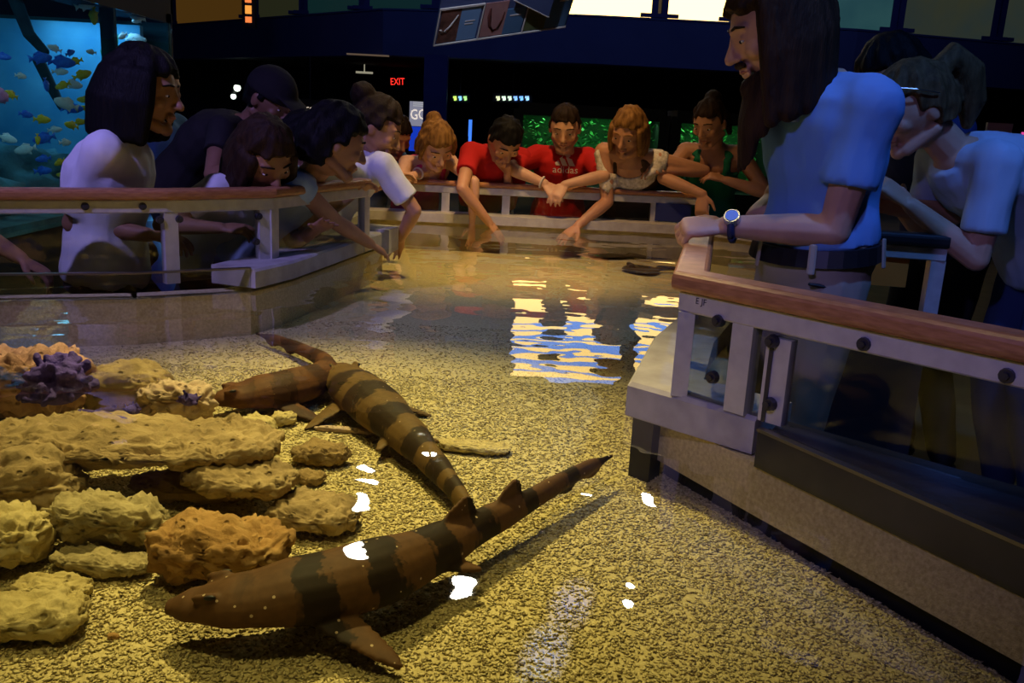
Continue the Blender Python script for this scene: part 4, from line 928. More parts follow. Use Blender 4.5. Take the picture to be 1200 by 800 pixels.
TORSO = [(-0.25, .130, .10), (-0.12, .150, .110), (0.0, .170, .122), (.15, .160, .114), (.35, .138, .102), (.55, .156, .116), (.75, .176, .120), (.88, .172, .100), (.96, .105, .075), (1.03, .056, .056), (1.2, .05, .05)]
def torso_rings(pel, neck, l, f, s, infl=0.0, t0=-0.12, t1=1.03, bow=0.0, girth=1.0, nn=20, extra=None):
    ts = sorted(set([t0, t1] + [t for t, _, _ in TORSO if t0 < t < t1] + [t0 + (t1 - t0) * k / 14 for k in range(15)])); u = (neck - pel); rr = []
    for t in ts:
        for (ta, wa, da), (tb, wb, db) in zip(TORSO[:-1], TORSO[1:]):
            if ta <= t <= tb: k = (t - ta) / (tb - ta); k = k * k * (3 - 2 * k); w_, d_ = wa + (wb - wa) * k, da + (db - da) * k; break
        c = pel + u * t - f * (bow * math.sin(math.pi * max(0, min(1, t)))) * s
        g = girth if t < 0.7 else 1 + (girth - 1) * max(0, (1 - t) / 0.3)
        w_ = w_ * s * g + infl; d_ = d_ * s * g + infl
        rr.append([c + l * (math.cos(2 * math.pi * k / nn) * w_) + f * (math.sin(2 * math.pi * k / nn) * d_) for k in range(nn)])
    return rr
def wrinkle(me, amp, scale, seed):
    off = Vector((seed * 1.7, seed * 3.1, seed)); n_ = len(me.vertices); me.update()
    co = np.empty(n_ * 3, 'f'); nr = np.empty(n_ * 3, 'f'); me.vertices.foreach_get('co', co); me.vertex_normals.foreach_get('vector', nr)
    co = co.reshape(-1, 3); nr = nr.reshape(-1, 3); k = np.empty((n_, 1), 'f')
    for i, (x, y, z) in enumerate(co.tolist()):
        k[i, 0] = noise.noise(Vector((x * scale, y * scale, z * scale * 0.55)) + off) + 0.5 * noise.noise(Vector((x * scale * 2.3, y * scale * 2.3, z * scale * 1.2)) + off)
    me.vertices.foreach_set('co', (co + nr * k * amp).ravel()); me.update()
def hand(q, w, d, n, s, style, thumb_side, spread=0.16):
    # w wrist, d pointing direction, n back-of-hand normal
    d = d.normalized(); n = (n - d * n.dot(d)).normalized(); sd = d.cross(n) * thumb_side
    curl = {'reach': (0.10, 0.16, 0.16), 'relax': (0.35, 0.45, 0.35), 'grip': (0.75, 0.95, 0.6), 'flat': (0.04, 0.06, 0.05)}[style]
    q.tube([w - d * 0.01 * s, w + d * 0.03 * s, w + d * 0.065 * s, w + d * 0.092 * s], [0.027 * s, 0.035 * s, 0.042 * s, 0.040 * s], 12, flat=0.42, side=sd)
    for k, (o, L_) in enumerate(((0.031, 0.070), (0.0105, 0.079), (-0.0105, 0.073), (-0.031, 0.058))):
        p = w + d * 0.088 * s + sd * o * s; dd = (d + sd * (o / 0.031) * spread).normalized(); pts = [p - dd * 0.01 * s, p]; ang = 0
        ax = dd.cross(n).normalized()
        for c_, fr_ in zip(curl, (0.45, 0.30, 0.25)):
            ang -= c_ * (1 + 0.12 * k); v = Matrix.Rotation(-ang, 3, ax) @ dd if (Matrix.Rotation(0.3, 3, ax) @ dd).dot(n) < 0 else Matrix.Rotation(ang, 3, ax) @ dd
            pts.append(pts[-1] + v * (L_ * fr_ * s))
        q.tube(pts, [0.0095 * s, 0.0098 * s, 0.0088 * s, 0.0082 * s, 0.0068 * s], 8)
    p = w + d * 0.022 * s + sd * 0.026 * s; v = (d * 0.62 + sd * 0.72 - n * 0.25).normalized(); v2 = (d * 0.9 + sd * 0.35 - n * 0.35).normalized()
    q.tube([p, p + v * 0.036 * s, p + v * 0.036 * s + v2 * 0.03 * s, p + v * 0.036 * s + v2 * 0.052 * s], [0.013 * s, 0.0115 * s, 0.0098 * s, 0.0078 * s], 8)
def head_frame(yaw, pitch, tilt):
    f0 = facing(yaw); l0 = UPZ.cross(f0)
    R = Matrix.Rotation(math.radians(pitch), 3, l0); f, u = R @ f0, R @ UPZ
    R2 = Matrix.Rotation(math.radians(tilt), 3, f); l, u = R2 @ l0, R2 @ u
    return l, f, u                                        # columns: left, forward, up
def head_mesh(q, c, fr, s, fem=False):
    l, f, u = fr; B = Matrix((l, f, u)).transposed()
    def V(x, y, z): return c + B @ Vector((x * s, y * s, z * s))
    def fn(d):
        x, y, z = d; k = min(1, max(0, -z)); k = k * k * (3 - 2 * k)
        X = x * 0.077 * (1 - 0.36 * k); Y_ = y * 0.097 * ((1 - 0.60 * k) if y < 0 else (1 - 0.10 * k)); Z_ = z * 0.114
        if y > 0.3 and z > 0.25: Y_ -= 0.006 * (z - 0.25)
        return Vector((X, Y_, Z_)) * s
    q.ell(c, None, B, 28, 20, fn)
    q.tube([V(0, .088, .022), V(0, .100, -.004), V(0, .1135, -.027)], [.0075 * s, .009 * s, .0125 * s], 8)         # nose
    for k in (-1, 1):
        q.ell(V(k * .0105, .100, -.031), (.0085 * s, .010 * s, .0075 * s), B, 8, 6)
        q.tube([V(k * .012, .088, .026), V(k * .045, .075, .026)], [.0095 * s, .008 * s], 8)                       # brow
        q.ell(V(k * .040, .066, -.022), (.024 * s, .022 * s, .022 * s), B, 10, 7)                                    # cheek
        q.ell(V(k * .0775, -.006, -.008), (.0095 * s, .020 * s, .031 * s), B, 10, 8)                                 # ear
        q.ell(V(k * .033, .078, .004), (.0155 * s, .011 * s, .0105 * s), B, 10, 7)                                   # eyelid
        q.tube([V(k * .058, -.01, -.062), V(k * .025, .066, -.094)], [.017 * s, .017 * s], 8)                        # jaw
    q.tube([V(-.020, .088, -.056), V(0, .095, -.054), V(.020, .088, -.056)], [.0055 * s, .0085 * s, .0055 * s], 7)
    q.tube([V(-.017, .087, -.066), V(0, .092, -.067), V(.017, .087, -.066)], [.006 * s, .009 * s, .006 * s], 7)
    q.ell(V(0, .080, -.096), (.024 * s, .019 * s, .020 * s), B, 10, 7)                                               # chin
    return V, B
def hair_mesh(V, B, c, s, style, seed=1):
    q = MB(); r = random.Random(seed)
    hl = {'short': .46, 'crew': .52}.get(style.get('cap'), style.get('hairline', .48)); nape = style.get('nape', -0.45); puff = style.get('puff', 1.0)
    def fn(d):
        x, y, z = d
        face = (y > 0.10 + 0.25 * abs(x)) and z < hl - 0.15 * abs(x) - 0.12 * max(0, 0.6 - y)
        side = (y > -0.12 and z < -0.05 and abs(x) > 0.5) or z < nape
        R_ = 1.0
        if face or side: return Vector((x * .060, y * .072, z * .090)) * s
        st = 0.0045 * math.sin(math.atan2(x, y) * 34 + 5 * z) + 0.010 * noise.noise(Vector((x * 4, y * 4, z * 4 + seed)))
        k = puff
        return Vector((x * (.085 + st) * k, y * (.106 + st) * k - .004, z * (.124 + st * 0.6) * (1 + (k - 1) * 0.6) + .002)) * s
    q.ell(c, None, B, 44, 26, fn)
    for g in style.get('strands', []):
        # (azimuth range from the face, n, start z, length, radius, flare)
        a0, a1, n_, z0, L_, rad, fl = g
        for side_ in (-1, 1):
            for k in range(n_):
                a = math.radians(a0 + (a1 - a0) * k / max(1, n_ - 1) + r.uniform(-3, 3)) * side_
                x0, y0 = math.sin(a) * .079, math.cos(a) * .098; LL = L_ * r.uniform(.93, 1.05)
                p0 = V(x0, y0, z0); p1 = V(x0 * (1.08 + fl), y0 * (1.08 + fl) - .004, z0 - LL * .45); p2 = V(x0 * (1.05 + fl * 1.6) , y0 * (1.05 + fl * 1.2) - .006, z0 - LL)
                if style.get('gravity'): p1 = p0.lerp(p1, .5) + (Vector((p0.x, p0.y, p0.z - LL * .45 * s)) - p0) * .5; p2 = p1 + (p2 - V(x0 * (1.08 + fl), y0 * (1.08 + fl) - .004, z0 - LL * .45)) * .3 + Vector((0, 0, -LL * .55 * s)) * .7
                q.tube([p0, p1, p2], [rad * s, rad * s * 1.08, rad * s * .8], 7)
    for g in style.get('tails', []):
        q.tube([V(*p) for p in g[0]], [x * s for x in g[1]], 10)
    for g in style.get('knots', []):
        q.ell(V(*g[0]), None, B, 18, 12, lambda d, R_=g[1]: d * R_ * s * (1 + .12 * noise.noise(d * 4 + Vector((seed, 0, 0)))))
    return q
NP = [0]
def person(label, head, yaw, pitch=15, tilt=0, hs=1.06, height=1.7, neck=None, tyaw=None, lean=15, hands=(None, None), hstyle=('relax', 'relax'), hint=None, skin='tan', hair=None, hcol='dark',
           top=('tee', 'white'), pants='darkpants', bow=0.02, girth=1.0, voxel=0.0055, eyes=True, neck_off=None, hand_n=None, arms_s=1.0, sleeve=0.55, dec=0.45, twist=0.0, feet_back=0.05, hand_d=(None, None), finger_spread=0.16, shoulder_shift=(None, None), nlen=0.045, hem=-.06, tl=.50):
    NP[0] += 1; s = height / 1.75; hc = head if isinstance(head, Vector) else at(*head); fr = head_frame(yaw, pitch, tilt); l_h, f_h, u_h = fr
    tyaw = yaw if tyaw is None else tyaw; f0 = facing(tyaw); l = UPZ.cross(f0); la = math.radians(lean)
    u = UPZ * math.cos(la) + f0 * math.sin(la); f = f0 * math.cos(la) - UPZ * math.sin(la)
    if neck is not None: nk = at(*neck)
    else: nk = hc - u_h * 0.10 * hs - f_h * 0.03 * hs - (u * 0.6 + UPZ * 0.4).normalized() * nlen * s
    pel = nk - u * tl * s
    base = Vector((pel.x, pel.y, 0)) - f0 * feet_back
    t = thing('person', label, 'person', base)
    q = MB(); V, B = head_mesh(q, hc, fr, hs)
    q.tube([nk - u * 0.04 * s, nk.lerp(hc, .45), hc - u_h * .055 * hs - f_h * .02 * hs], [.062 * s, .050 * hs, .052 * hs], 12)
    q.rings(torso_rings(pel, nk, l, f, s, 0.0, -0.12, 1.03, bow, girth))
    sh, el, wr = [], [], []
    hint = hint or (None, None)
    lt = Matrix.Rotation(math.radians(twist), 3, u) @ l
    for i, sd in enumerate((1, -1)):                      # left, right
        S = nk - u * .055 * s + lt * (sd * .165 * s) - f * (bow * .3)
        if shoulder_shift[i] is not None: S = S + Vector(shoulder_shift[i])
        tgt = hands[i] if hands[i] is not None else S - UPZ * .50 * s + f0 * .06 + l * sd * .05
        hn_ = Vector(hint[i]) if hint[i] is not None else (-UPZ * .6 + l * sd * .5 - f0 * .5)
        dirn = (tgt - S).normalized(); hd = Vector(hand_d[i]).normalized() if hand_d[i] is not None else None
        wt = tgt - (hd if hd is not None else dirn) * .10 * s * (1 if hands[i] is not None else 0)
        E_, W_ = ik(S, wt, .29 * s * arms_s, .255 * s * arms_s, hn_)
        sh.append(S); el.append(E_); wr.append(W_)
        q.tube([nk - u * .05 * s, S], [.055 * s, .060 * s], 12)
        q.tube([S, S.lerp(E_, .35), E_], [.054 * s, .049 * s, .038 * s], 12)
        q.tube([E_, E_.lerp(W_, .3), W_], [.039 * s, .041 * s, .026 * s], 12)
        d = hd if hd is not None else (W_ - E_).normalized()
        nrm = Vector(hand_n[i]) if hand_n and hand_n[i] is not None else (UPZ + f0 * .4 + l * sd * .2)
        hand(q, W_, d, nrm, s * 1.04, hstyle[i], 1 if sd == 1 else -1, finger_spread)
    hips = []
    for sd in (1, -1):
        Hp = pel + l * (sd * .088 * s) - u * .03 * s; ft = Vector((pel.x, pel.y, .075)) + l * (sd * .11 * s) - f0 * feet_back
        K_, A_ = ik(Hp, ft, .43 * s, .43 * s, f0); hips.append((Hp, K_, A_, f0))
    for Hp, K_, A_, f0_ in hips: q.tube([Hp, K_], [.080 * s, .055 * s], 12)
    me = remesh(q, voxel, 3, dec); body = link('body', me, SK[skin], t)
    # trousers and shoes
    q = MB(); q.rings(torso_rings(pel, nk, l, f, s, .012, -.14, .12, bow, girth))
    for Hp, K_, A_, f0_ in hips:
        q.tube([Hp, Hp.lerp(K_, .5), K_], [.098 * s, .088 * s, .070 * s], 12); q.tube([K_, K_.lerp(A_, .4), A_ + UPZ * .02], [.068 * s, .066 * s, .055 * s], 12)
    me = remesh(q, .012, 2); wrinkle(me, .006, 9, NP[0]); link('trousers', me, CL[pants], t)
    for Hp, K_, A_, f0_ in hips:
        q = MB(); q.tube([A_ - UPZ * .035 - f0_ * .03, A_ - UPZ * .035 + f0_ * .07, A_ - UPZ * .04 + f0_ * .15], [.038 * s, .042 * s, .034 * s], 10, flat=.85, side=l); mk('shoe', q, M['shoe'], t, smooth=True)
    # top
    kind, tc_ = top[0], top[1]; q = MB()
    if kind == 'tee':
        q.rings(torso_rings(pel, nk, l, f, s, .018, hem, .975, bow, girth))
        for i in (0, 1):
            S, E_ = sh[i], el[i]; q.tube([nk - u * .055 * s, S], [.068 * s, .0735 * s], 14)
            e_ = S.lerp(E_, sleeve); q.tube([S, S.lerp(e_, .4), e_], [.0735 * s, .066 * s, .062 * s + .004], 16, round_caps=False)
    else:
        nn = 40; rr = torso_rings(pel, nk, l, f, s, 0.0, hem, 0.99, bow, girth, nn); ts = None; out = []
        for ring in rr:
            c = sum(ring, Vector()) / nn; t_ = (c - pel).dot(u) / (tl * s); row = []
            for k in range(nn):
                ca, sa = math.cos(2 * math.pi * k / nn), math.sin(2 * math.pi * k / nn); x_ = abs((ring[k] - c).dot(l)) / s
                top_ = .70 if sa > 0 else .78
                on = t_ < top_ or (.070 < x_ < .118) and t_ < .965
                if t_ > .60 and abs(ca) > .93: on = False
                d_ = (ring[k] - c); row.append(ring[k] + d_.normalized() * (.014 if on else -.022))
            out.append(row)
        q.rings(out)
    me = remesh(q, .0085 if kind == 'tee' else .007, 2 if kind == 'tee' else 1); wrinkle(me, .008 if kind == 'tee' else .002, 11, NP[0] + 5)
    shirt = link({'tee': 'shirt', 'tank': 'tank_top'}[kind], me, CL[tc_], t)
    # face details
    if eyes:
        for k in (-1, 1):
            e = MB(); e.ell(V(k * .033, .0845, .000), (.0110 * hs, .0055 * hs, .0036 * hs), B, 12, 8); eye = mk('eye', e, M['eyewhite'], t, smooth=True)
            e = MB(); e.ell(V(k * .033, .0885, -.0005), (.0060 * hs, .0028 * hs, .0036 * hs), B, 10, 6); mk('iris', e, M['eyedark'], eye, smooth=True)
            e = MB(); e.tube([V(k * .016, .0945, .0285), V(k * .034, .0910, .0310), V(k * .053, .077, .025)], [.0028 * hs, .0034 * hs, .0020 * hs], 6); mk('eyebrow', e, HR[hcol], t, smooth=True)
        e = MB(); e.tube([V(-.021, .0890, -.0605), V(-.008, .0970, -.0600), V(.008, .0970, -.0600), V(.021, .0890, -.0605)], [.002 * hs, .0046 * hs, .0046 * hs, .002 * hs], 7)
        mk('mouth', e, M['lips'], t, smooth=True)
    if hair is not None:
        hq = hair_mesh(V, B, hc, hs, hair, NP[0]); link('hair', remesh(hq, .0058, 1, .6), HR[hcol], t)
    return dict(t=t, body=body, V=V, B=B, hc=hc, hs=hs, nk=nk, pel=pel, u=u, f=f, l=l, f0=f0, s=s, sh=sh, el=el, wr=wr, shirt=shirt, shirt_me=me, hips=hips)

SHORT = dict(cap='short', nape=-.50)
BOB = dict(hairline=.50, strands=[(62, 178, 13, .03, .165, .024, .10)], puff=1.06)
PONY = dict(hairline=.50, nape=-.40, tails=[([(0, -.095, .05), (0, -.135, .045), (0, -.155, .0), (0, -.15, -.07)], [.024, .030, .030, .012])])
def bracelet(P, name, Wp, Ep, r, m, th=.006):
    q = MB(); d = (Wp - Ep).normalized(); x = d.orthogonal().normalized(); y = d.cross(x); c = Wp - d * .02
    pts = [c + (x * math.cos(2 * math.pi * k / 20) + y * math.sin(2 * math.pi * k / 20)) * r for k in range(21)]
    q.tube(pts, th, 6, flat=1.0, round_caps=False); return mk(name, q, m, P['t'], smooth=True)
M['wristband'] = mat('pale_wristband', (0.62, 0.55, 0.50), None, 0.5)

# far row, behind the far railing -------------------------------------------------------
wz = WZ - .03
def onwater(px, py): return atz(px, py, WZ) + Vector((0, 0, -.05))
p7 = person('girl in a pink tank top with messy blond hair reaching into the water', (511, 168, 4.97), 30, 42, 10, 1.10, 1.36, tyaw=25, lean=42, hands=(onwater(559, 266), at(505, 210, 4.98)), hint=((.5, -.6, .5), (-1, 0, .3)),
            hstyle=('reach', 'relax'), skin='fair', hcol='gold', hair=dict(hairline=.46, nape=-.35, puff=1.06, strands=[(70, 100, 3, .05, .10, .014, .08)], knots=[((0, -.08, .085), .04)]), top=('tank', 'pink'), pants='darkpants', arms_s=1.15, shoulder_shift=((0, -.04, .02), None))
bracelet(p7, 'wristband', p7['wr'][1], p7['el'][1], .030, M['wristband'])
p8 = person('boy in a red shirt with dark hair bending low over the railing', (592, 163, 4.98), 22, 50, 0, 1.08, 1.5, tyaw=12, lean=48, hands=(at(586, 216, 5.0), onwater(579, 268)), hint=((.2, .6, -.2), (-.6, -.5, .4)), hstyle=('relax', 'reach'),
            skin='tan', hcol='black', hair=SHORT, top=('tee', 'red'), pants='darkpants', arms_s=1.12, shoulder_shift=(None, (0, -.05, .02)))
p9 = person('boy in a red sports shirt leaning clasped hands on the far railing', (662, 149, 5.16), -6, 24, 0, 1.06, 1.56, tyaw=2, lean=20, hands=(at(652, 230, 4.95), at(650, 228, 4.97)), hint=((1, -.2, .1), (-1, -.2, .1)), hstyle=('relax', 'relax'),
            skin='fair', hcol='dark', hair=dict(cap='crew', nape=-.3, hairline=.52), top=('tee', 'red'), pants='darkred', hand_d=((-.5, -.5, -.7), (.6, -.5, -.6)), sleeve=.8)
bracelet(p9, 'wristband', p9['wr'][1], p9['el'][1], .030, M['wristband'])
p10 = person('woman with golden brown hair and a white lace collar stretching an arm into the pool', (737, 153, 4.97), -28, 30, -8, 1.10, 1.62, tyaw=-12, lean=38, hands=(at(788, 216, 5.02), onwater(671, 272)), hint=((1, .3, .1), (.6, .3, -.2)), hstyle=('relax', 'reach'),
             skin='tan', hcol='gold', hair=dict(hairline=.50, strands=[(62, 130, 6, .03, .13, .016, .04)], puff=1.02), top=('tank', 'brown'), pants='darkpants', arms_s=1.02, shoulder_shift=(None, (0, -.05, .03)))
p11 = person('girl in a dark green tank top resting her arms on the far railing', (832, 143, 5.10), -38, 26, 0, 1.08, 1.62, tyaw=-14, lean=22, hands=(at(842, 226, 5.02), at(822, 247, 4.95)), hint=((1, -.1, -.2), (-1, -.1, -.1)), hstyle=('relax', 'relax'),
             skin='tan', hcol='brown', hair=dict(hairline=.50, nape=-.4, knots=[((0, -.06, .10), .045)], tails=[([(0, -.09, .04), (.03, -.12, -.03), (.05, -.10, -.10)], [.03, .03, .015])]), top=('tank', 'green'), pants='darkpants', hand_d=(None, (0, -.2, -1)))

# lace collar on the woman
def collar(P):
    nk, u, f, l, s, t = P['nk'], P['u'], P['f'], P['l'], P['s'], P['t']; q = MB(); org = wl(t)
    vs_, fs_ = [], []
    for o in (P['body'], P['shirt']):
        o0 = len(vs_); vs_ += [v.co + org for v in o.data.vertices]; fs_ += [tuple(i + o0 for i in p.vertices) for p in o.data.polygons]
    bv = BVHTree.FromPolygons(vs_, fs_); rows = []
    for k in range(41):
        a = math.radians(-155 + 310 * k / 40); row = []
        for j in range(6):
            w_ = (.100 + .016 * j) * s; drop = (.035 + (.125 + .013 * j) * max(0, math.cos(a)) ** 1.1 + .006 * j) * s
            base = nk - u * drop + l * (math.sin(a) * w_); dirn = (f * (1 if math.cos(a) > 0 else -1) * (.25 + abs(math.cos(a))) + u * .55 + l * math.sin(a) * .5).normalized()
            h = bv.ray_cast(base + dirn * .35, -dirn); p_ = h[0] if h[0] is not None else base
            row.append(p_ + dirn * (.006 + .004 * (j % 2)))
        rows.append(row)
    q.add([p_ for r_ in rows for p_ in r_], [(i * 6 + j, i * 6 + j + 1, (i + 1) * 6 + j + 1, (i + 1) * 6 + j) for i in range(40) for j in range(5)])
    o = mk('lace_collar', q, M['lace'], t, smooth=True); md = o.modifiers.new('thick', 'SOLIDIFY'); md.thickness = .005
collar(p10)

# printed logo on the boy's shirt, draped onto the cloth
def logo(P):
    t, sm = P['t'], P['shirt']; me = sm.data; org = wl(t); bv = BVHTree.FromPolygons([v.co + org for v in me.vertices], [tuple(p.vertices) for p in me.polygons])
    m = mat('print_white', (0.62, 0.56, 0.50), None, 0.7); tgt = at(663, 193, 5.0); ctr = None
    d0 = (tgt - CAMP).normalized(); hit = bv.ray_cast(CAMP, d0)
    if hit[0] is None: return
    n_ = -P['f0']; c = hit[0]; x = P['l'] if P['l'].x > 0 else -P['l']; x = Vector((x.x, x.y, 0)).normalized(); u = hit[1].cross(x).normalized(); u = u if u.z > 0 else -u; nn = x.cross(u).normalized(); nn = nn if nn.y < 0 else -nn
    def drape(p):
        h = bv.ray_cast(p + nn * .15, -nn); return (h[0] + nn * .0025) if h[0] is not None else p
    def strip(poly, nm):
        q = MB(); N_ = 6; a, b_, c_, d_ = [Vector(p) for p in poly]; vs_ = []; fs_ = []
        for i in range(N_ + 1):
            for j in range(4):
                e0 = a.lerp(b_, i / N_); e1 = d_.lerp(c_, i / N_); p = e0.lerp(e1, j / 3); vs_.append(drape(c + x * p.x + u * p.y))
        for i in range(N_):
            for j in range(3): fs_.append((i * 4 + j, (i + 1) * 4 + j, (i + 1) * 4 + j + 1, i * 4 + j + 1))
        q.add(vs_, fs_); mk(nm, q, m, t)
    k = 1.15
    for pl in (((-.052, -.012), (-.028, -.012), (-.042, .012), (-.058, .000)), ((-.020, -.012), (.006, -.012), (-.018, .034), (-.036, .022)), ((.014, -.012), (.042, -.012), (.005, .058), (-.012, .044))):
        strip([(a * k + .004, b_ * k + .008) for a, b_ in pl], 'logo_bar')
    tm = text_mesh('adidas', .048 * k); tm.materials.clear(); xs = [v.co.x for v in tm.vertices]; kk = .125 * k / (max(xs) - min(xs))
    for v in tm.vertices: v.co = drape(c + x * (v.co.x * kk) + u * (v.co.y - .030))
    link('logo_wordmark', tm, m, t)
logo(p9)

# left side, behind the left railing ----------------------------------------------------
p1 = person('woman with a black bob and white shirt standing in profile before the aquarium', (166, 106, 2.98), 92, 8, 0, 1.12, 1.62, neck=(140, 158, 3.0), tyaw=102, lean=8, hands=(at(160, 300, 3.2), at(190, 305, 2.92)), hint=((-.5, .3, -.3), (-.6, 0, -.2)),
            skin='brown', hcol='black', hair=dict(hairline=.50, strands=[(64, 178, 15, .04, .165, .026, .12)], puff=1.10), top=('tee', 'white'), pants='darkpants', girth=1.10, sleeve=.85, voxel=.005)
q = MB(); E0 = p1['V'](-.082, -.004, -.045); q.tube([E0 + Vector((0, 0, -.018)) + Vector((math.cos(a) * .004, math.cos(a) * .012, math.sin(a) * .017)) for a in [2 * math.pi * k / 16 for k in range(17)]], .0018, 6, round_caps=False)
mk('earring', q, mat('silver', (0.8, 0.8, 0.8), None, 0.2, metallic=1.0), p1['t'], smooth=True)
p2 = person('dark-clad visitor in a cap stooping behind the girl with brown hair', (315, 116, 3.95), 70, 30, 0, 1.04, 1.6, tyaw=80, lean=48, hands=(at(330, 216, 3.72), at(318, 218, 3.5)), skin='deep', hcol='black', hair=SHORT, top=('tee', 'black'), pants='darkpants', bow=.05, girth=1.15)
q = MB(); V = p2['V']; hs = p2['hs']
q.ell(p2['hc'] + p2['B'] @ Vector((0, -.002, .035)), None, p2['B'], 24, 12, lambda d: Vector((d.x * .094, d.y * .114, max(d.z, -.12) * .105)) * hs)
q.tube([V(0, .07, .055), V(0, .13, .045), V(0, .175, .030)], [.078 * hs, .074 * hs, .055 * hs], 14, flat=.12, side=p2['B'] @ Vector((1, 0, 0))); me = remesh(q, .007, 2); link('cap', me, CL['black'], p2['t'])
p3 = person('girl with loose brown hair and white shirt peering down over the left railing', (309, 180, 3.16), 48, 40, 8, 1.10, 1.36, tyaw=60, lean=35, hands=(at(386, 284, 3.20), at(262, 292, 3.05)), hint=((.2, .2, -1), (-.6, -.4, -.6)), hstyle=('flat', 'relax'),
            skin='brown', hcol='brown', hair=dict(hairline=.50, strands=[(60, 170, 9, .02, .15, .022, .08)], puff=1.06), top=('tee', 'white'), pants='darkpants')
p4 = person('child with short dark hair and dark shirt squeezed behind the girl', (355, 168, 3.62), 75, 25, 0, 1.08, 1.42, tyaw=85, lean=30, hands=(at(392, 222, 3.7), at(372, 222, 3.42)), skin='deep', hcol='black', hair=SHORT, top=('tee', 'black'), pants='denim')
p5 = person('child with thick black hair and pale blue top stretching an arm down to the water', (391, 166, 3.36), 115, 18, 0, 1.12, 1.42, neck=(366, 207, 3.40), tyaw=95, lean=45, hands=(at(428, 236, 3.75), onwater(466, 297)), hint=((0, .5, -.5), (-.3, -.3, -.6)), hstyle=('relax', 'reach'),
            skin='tan', hcol='black', hair=dict(hairline=.46, nape=-.75, puff=1.12), top=('tee', 'paleblue'), pants='darkpants', arms_s=1.12, sleeve=.22)
p6 = person('child in a white shirt with tied-back hair reaching past the end of the left railing', (440, 148, 4.02), 95, 28, 0, 1.12, 1.46, neck=(440, 182, 4.08), tyaw=105, lean=34, hands=(at(470, 222, 4.4), onwater(474, 284)), hint=((0, .4, -.4), (.3, -.3, .2)), shoulder_shift=(None, (.05, 0, 0)), hstyle=('relax', 'reach'),
            skin='tan', hcol='dark', hair=dict(hairline=.50, nape=-.42, puff=1.04, knots=[((0, -.10, .08), .05)]), top=('tee', 'white'), pants='denim', bow=.04, sleeve=.75)
q = MB(); c_ = p6['V'](0, -.08, .105); q.ell(c_, (.02, .02, .018)); mk('hair_tie', q, cloth('red_tie', (0.6, 0.06, 0.05)), p6['t'], smooth=True)
p15 = person('visitor in a blue shirt half hidden behind the child in white', (463, 158, 5.35), 40, 30, 0, 1.06, 1.4, tyaw=50, lean=30, skin='tan', hcol='dark', hair=SHORT, top=('tee', 'blue'), pants='darkpants', eyes=False)
p16 = person('visitor in a dark blue shirt half hidden behind the woman in white', (186, 100, 4.3), 60, 15, 0, 1.06, 1.62, tyaw=60, lean=5, skin='brown', hcol='black', hair=SHORT, top=('tee', 'blue'), pants='denim', eyes=False)
p17 = person('visitor with bare brown arm lowered against the clear panel by the railing end', (-75, 95, 2.75), 60, 20, 0, 1.08, 1.6, tyaw=75, lean=22, hands=(at(38, 332, 2.82), at(-60, 300, 2.6)), hint=((-.6, -.2, .3), None), skin='brown', hcol='dark', hair=SHORT, top=('tank', 'navy'), pants='darkpants', eyes=False)

# right side -----------------------------------------------------------------------------
p12 = person('bearded man with long brown hair and blue shirt resting a hand on the railing', (912, 32, 2.18), -92, 24, 0, 1.10, 1.70, neck=(960, 88, 2.22), tyaw=-78, lean=6, hem=.10, tl=.45, hands=(at(803, 266, 2.18), at(900, 268, 2.45)), hint=((.8, -.35, -.5), (.3, .5, -.6)),
             hstyle=('grip', 'relax'), skin='fair', hcol='brown', hair=dict(hairline=.50, puff=1.10, strands=[(72, 178, 14, .05, .22, .022, .18)], gravity=True), top=('tee', 'staff'), pants='khaki', girth=1.02, voxel=.0045, sleeve=.62, dec=.6,
             hand_n=((.1, -.45, 1), None), hand_d=((-1, .05, -.08), None), shoulder_shift=((.03, 0, -.02), None))
def beard(P):
    q = MB(); V, hs = P['V'], P['hs']; r = random.Random(5)
    q.tube([V(-.062, .01, -.05), V(-.05, .05, -.085), V(0, .088, -.10), V(.05, .05, -.085), V(.062, .01, -.05)], [.018 * hs, .024 * hs, .028 * hs, .024 * hs, .018 * hs], 10)
    q.tube([V(-.024, .094, -.046), V(0, .102, -.044), V(.024, .094, -.046)], [.007 * hs, .009 * hs, .007 * hs], 8)
    for k in range(26):
        a = math.radians(-75 + 150 * k / 25 + r.uniform(-4, 4)); p0 = V(math.sin(a) * .055, .015 + math.cos(a) * .07, -.085 - .012 * math.cos(a)); L_ = (.075 + .085 * math.cos(a)) * r.uniform(.85, 1.1)
        p1_ = p0 + Vector((0, 0, -L_ * .5 * hs)) + P['f0'] * .008; p2_ = p0 + Vector((0, 0, -L_ * hs)) + P['f0'] * .010
        q.tube([p0, p1_, p2_], [.018 * hs, .017 * hs, .007 * hs], 7)
    link('beard', remesh(q, .0055, 1), HR['brown'], P['t'])
beard(p12)
def belt(P):
    pel, nk, l, f, s = P['pel'], P['nk'], P['l'], P['f'], P['s']
    q = MB(); rr = torso_rings(pel, nk, l, f, s, .026, .015, .105, .02, 1.02, 28); q.rings([rr[0], rr[-1]]); mk('belt', q, mat('black_leather_belt', (0.012, 0.011, 0.012), None, 0.4), P['t'], smooth=False)
    for k in (3, 7, 21, 25):
        c0, c1 = rr[0][k], rr[-1][k]; o = (c0 - pel); o = Vector((o.x, o.y, 0)).normalized(); q = MB(); q.tube([c0 + o * .004 - P['u'] * .012, c1 + o * .004 + P['u'] * .012], [.009, .009], 6, flat=.4, side=o.cross(UPZ)); mk('belt_loop', q, CL['khaki'], P['t'])
belt(p12)
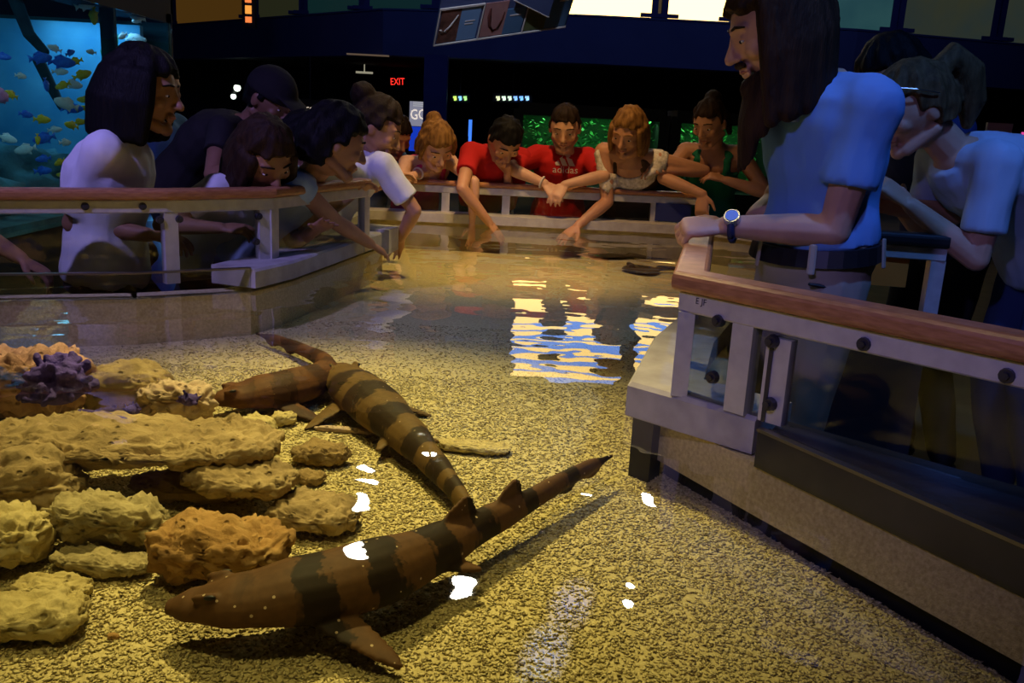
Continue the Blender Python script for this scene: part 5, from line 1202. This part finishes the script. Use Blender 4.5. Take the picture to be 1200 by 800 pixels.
def watch(P):
    Wp, E_ = P['wr'][0], P['el'][0]; d = (Wp - E_).normalized(); c = Wp - d * .018; n_ = Vector((0, -.75, .65)); n_ = (n_ - d * n_.dot(d)).normalized(); y = d.cross(n_); s = P['s']
    w_ = bracelet(P, 'watch_strap', Wp + d * .002, E_, .034 * s, mat('watch_strap', (0.03, 0.04, 0.09), None, 0.4), .009)
    F_ = c + n_ * .034 * s; q = MB(); q.tube([F_ - n_ * .006, F_ + n_ * .010], [.021, .019], 18, round_caps=False); case = mk('watch_case', q, mat('steel_watch', (0.5, 0.55, 0.65), None, 0.25, metallic=.9), P['t'])
    q = MB(); q.tube([F_ + n_ * .009, F_ + n_ * .0115], [.0155, .0155], 18, round_caps=False); mk('watch_face', q, mat('watch_face', (0.25, 0.45, 0.85), None, 0.15), case)
watch(p12)
q = MB(); pk = p12['pel'] + p12['u'] * .0 + p12['l'] * .16 * p12['s'] + p12['f'] * .03; q.tube([pk - p12['f'] * .05 - UPZ * .03, pk + p12['f'] * .0 - UPZ * .045, pk + p12['f'] * .06 - UPZ * .03], [.006, .012, .006], 8, flat=.6); mk('pocket_edge', q, M['black'], p12['t'])
q = MB(); P = p12; lc = P['nk'] - P['u'] * .10 * P['s'] + P['l'] * .10 * P['s'] + P['f'] * .118 * P['s']; q.tube([lc, lc + UPZ * .018], [.012, .012], 4, flat=.3); mk('shirt_badge', q, CL['paleblue'], p12['t'])

p13 = person('visitor with short black hair and navy shirt leaning behind the ponytailed woman', (1046, 90, 3.12), -75, 30, 0, 1.12, 1.66, tyaw=-70, lean=30, hands=(at(1003, 264, 2.95), at(1010, 258, 3.15)), hint=((.5, -.2, -.7), (.2, .4, -.7)), skin='tan', hcol='black', hair=dict(cap='short', nape=-.55, puff=1.06), top=('tee', 'navy'), pants='darkpants', eyes=True)
p14 = person('woman in a pale blue shirt with dark blond ponytail and sunglasses on her head', (1072, 126, 2.78), -82, 26, 0, 1.10, 1.68, neck=(1116, 178, 2.80), tyaw=-84, lean=52, hands=(at(1030, 258, 2.72), at(1020, 256, 2.95)), hint=((.5, -.2, -.9), (.2, .4, -.8)), hstyle=('relax', 'relax'),
             skin='fair', hcol='blond', hair=dict(hairline=.50, nape=-.45, puff=1.08, tails=[([(0, -.09, .07), (0, -.135, .085), (0, -.165, .03), (0, -.155, -.05), (0, -.13, -.10)], [.03, .042, .048, .040, .018])]), top=('tee', 'paleblue'), pants='denim', girth=1.12, bow=.04, voxel=.005, sleeve=.72)
def shades(P):
    V, hs = P['V'], P['hs']; m = mat('sunglasses', (0.02, 0.018, 0.02), None, 0.15); g = mat('sunglasses_rim', (0.7, 0.6, 0.5), None, 0.2, metallic=1.0)
    t_ = thing('sunglasses', 'dark sunglasses pushed up on the blond hair of the woman', 'sunglasses', V(0, .08, .10))
    for k in (-1, 1):
        q = MB(); q.ell(V(k * .035, .094, .092), (.026 * hs, .006 * hs, .020 * hs), P['B'] @ Matrix.Rotation(-.7, 3, 'X'), 14, 8); mk('lens', q, m, t_, smooth=True)
        q = MB(); q.tube([V(k * .062, .088, .092), V(k * .092, .03, .062), V(k * .095, -.02, .03)], .003 * hs, 6); mk('temple_arm', q, g, t_)
    q = MB(); q.tube([V(-.014, .100, .095), V(.014, .100, .095)], .003 * hs, 6); mk('bridge', q, g, t_)
shades(p14)
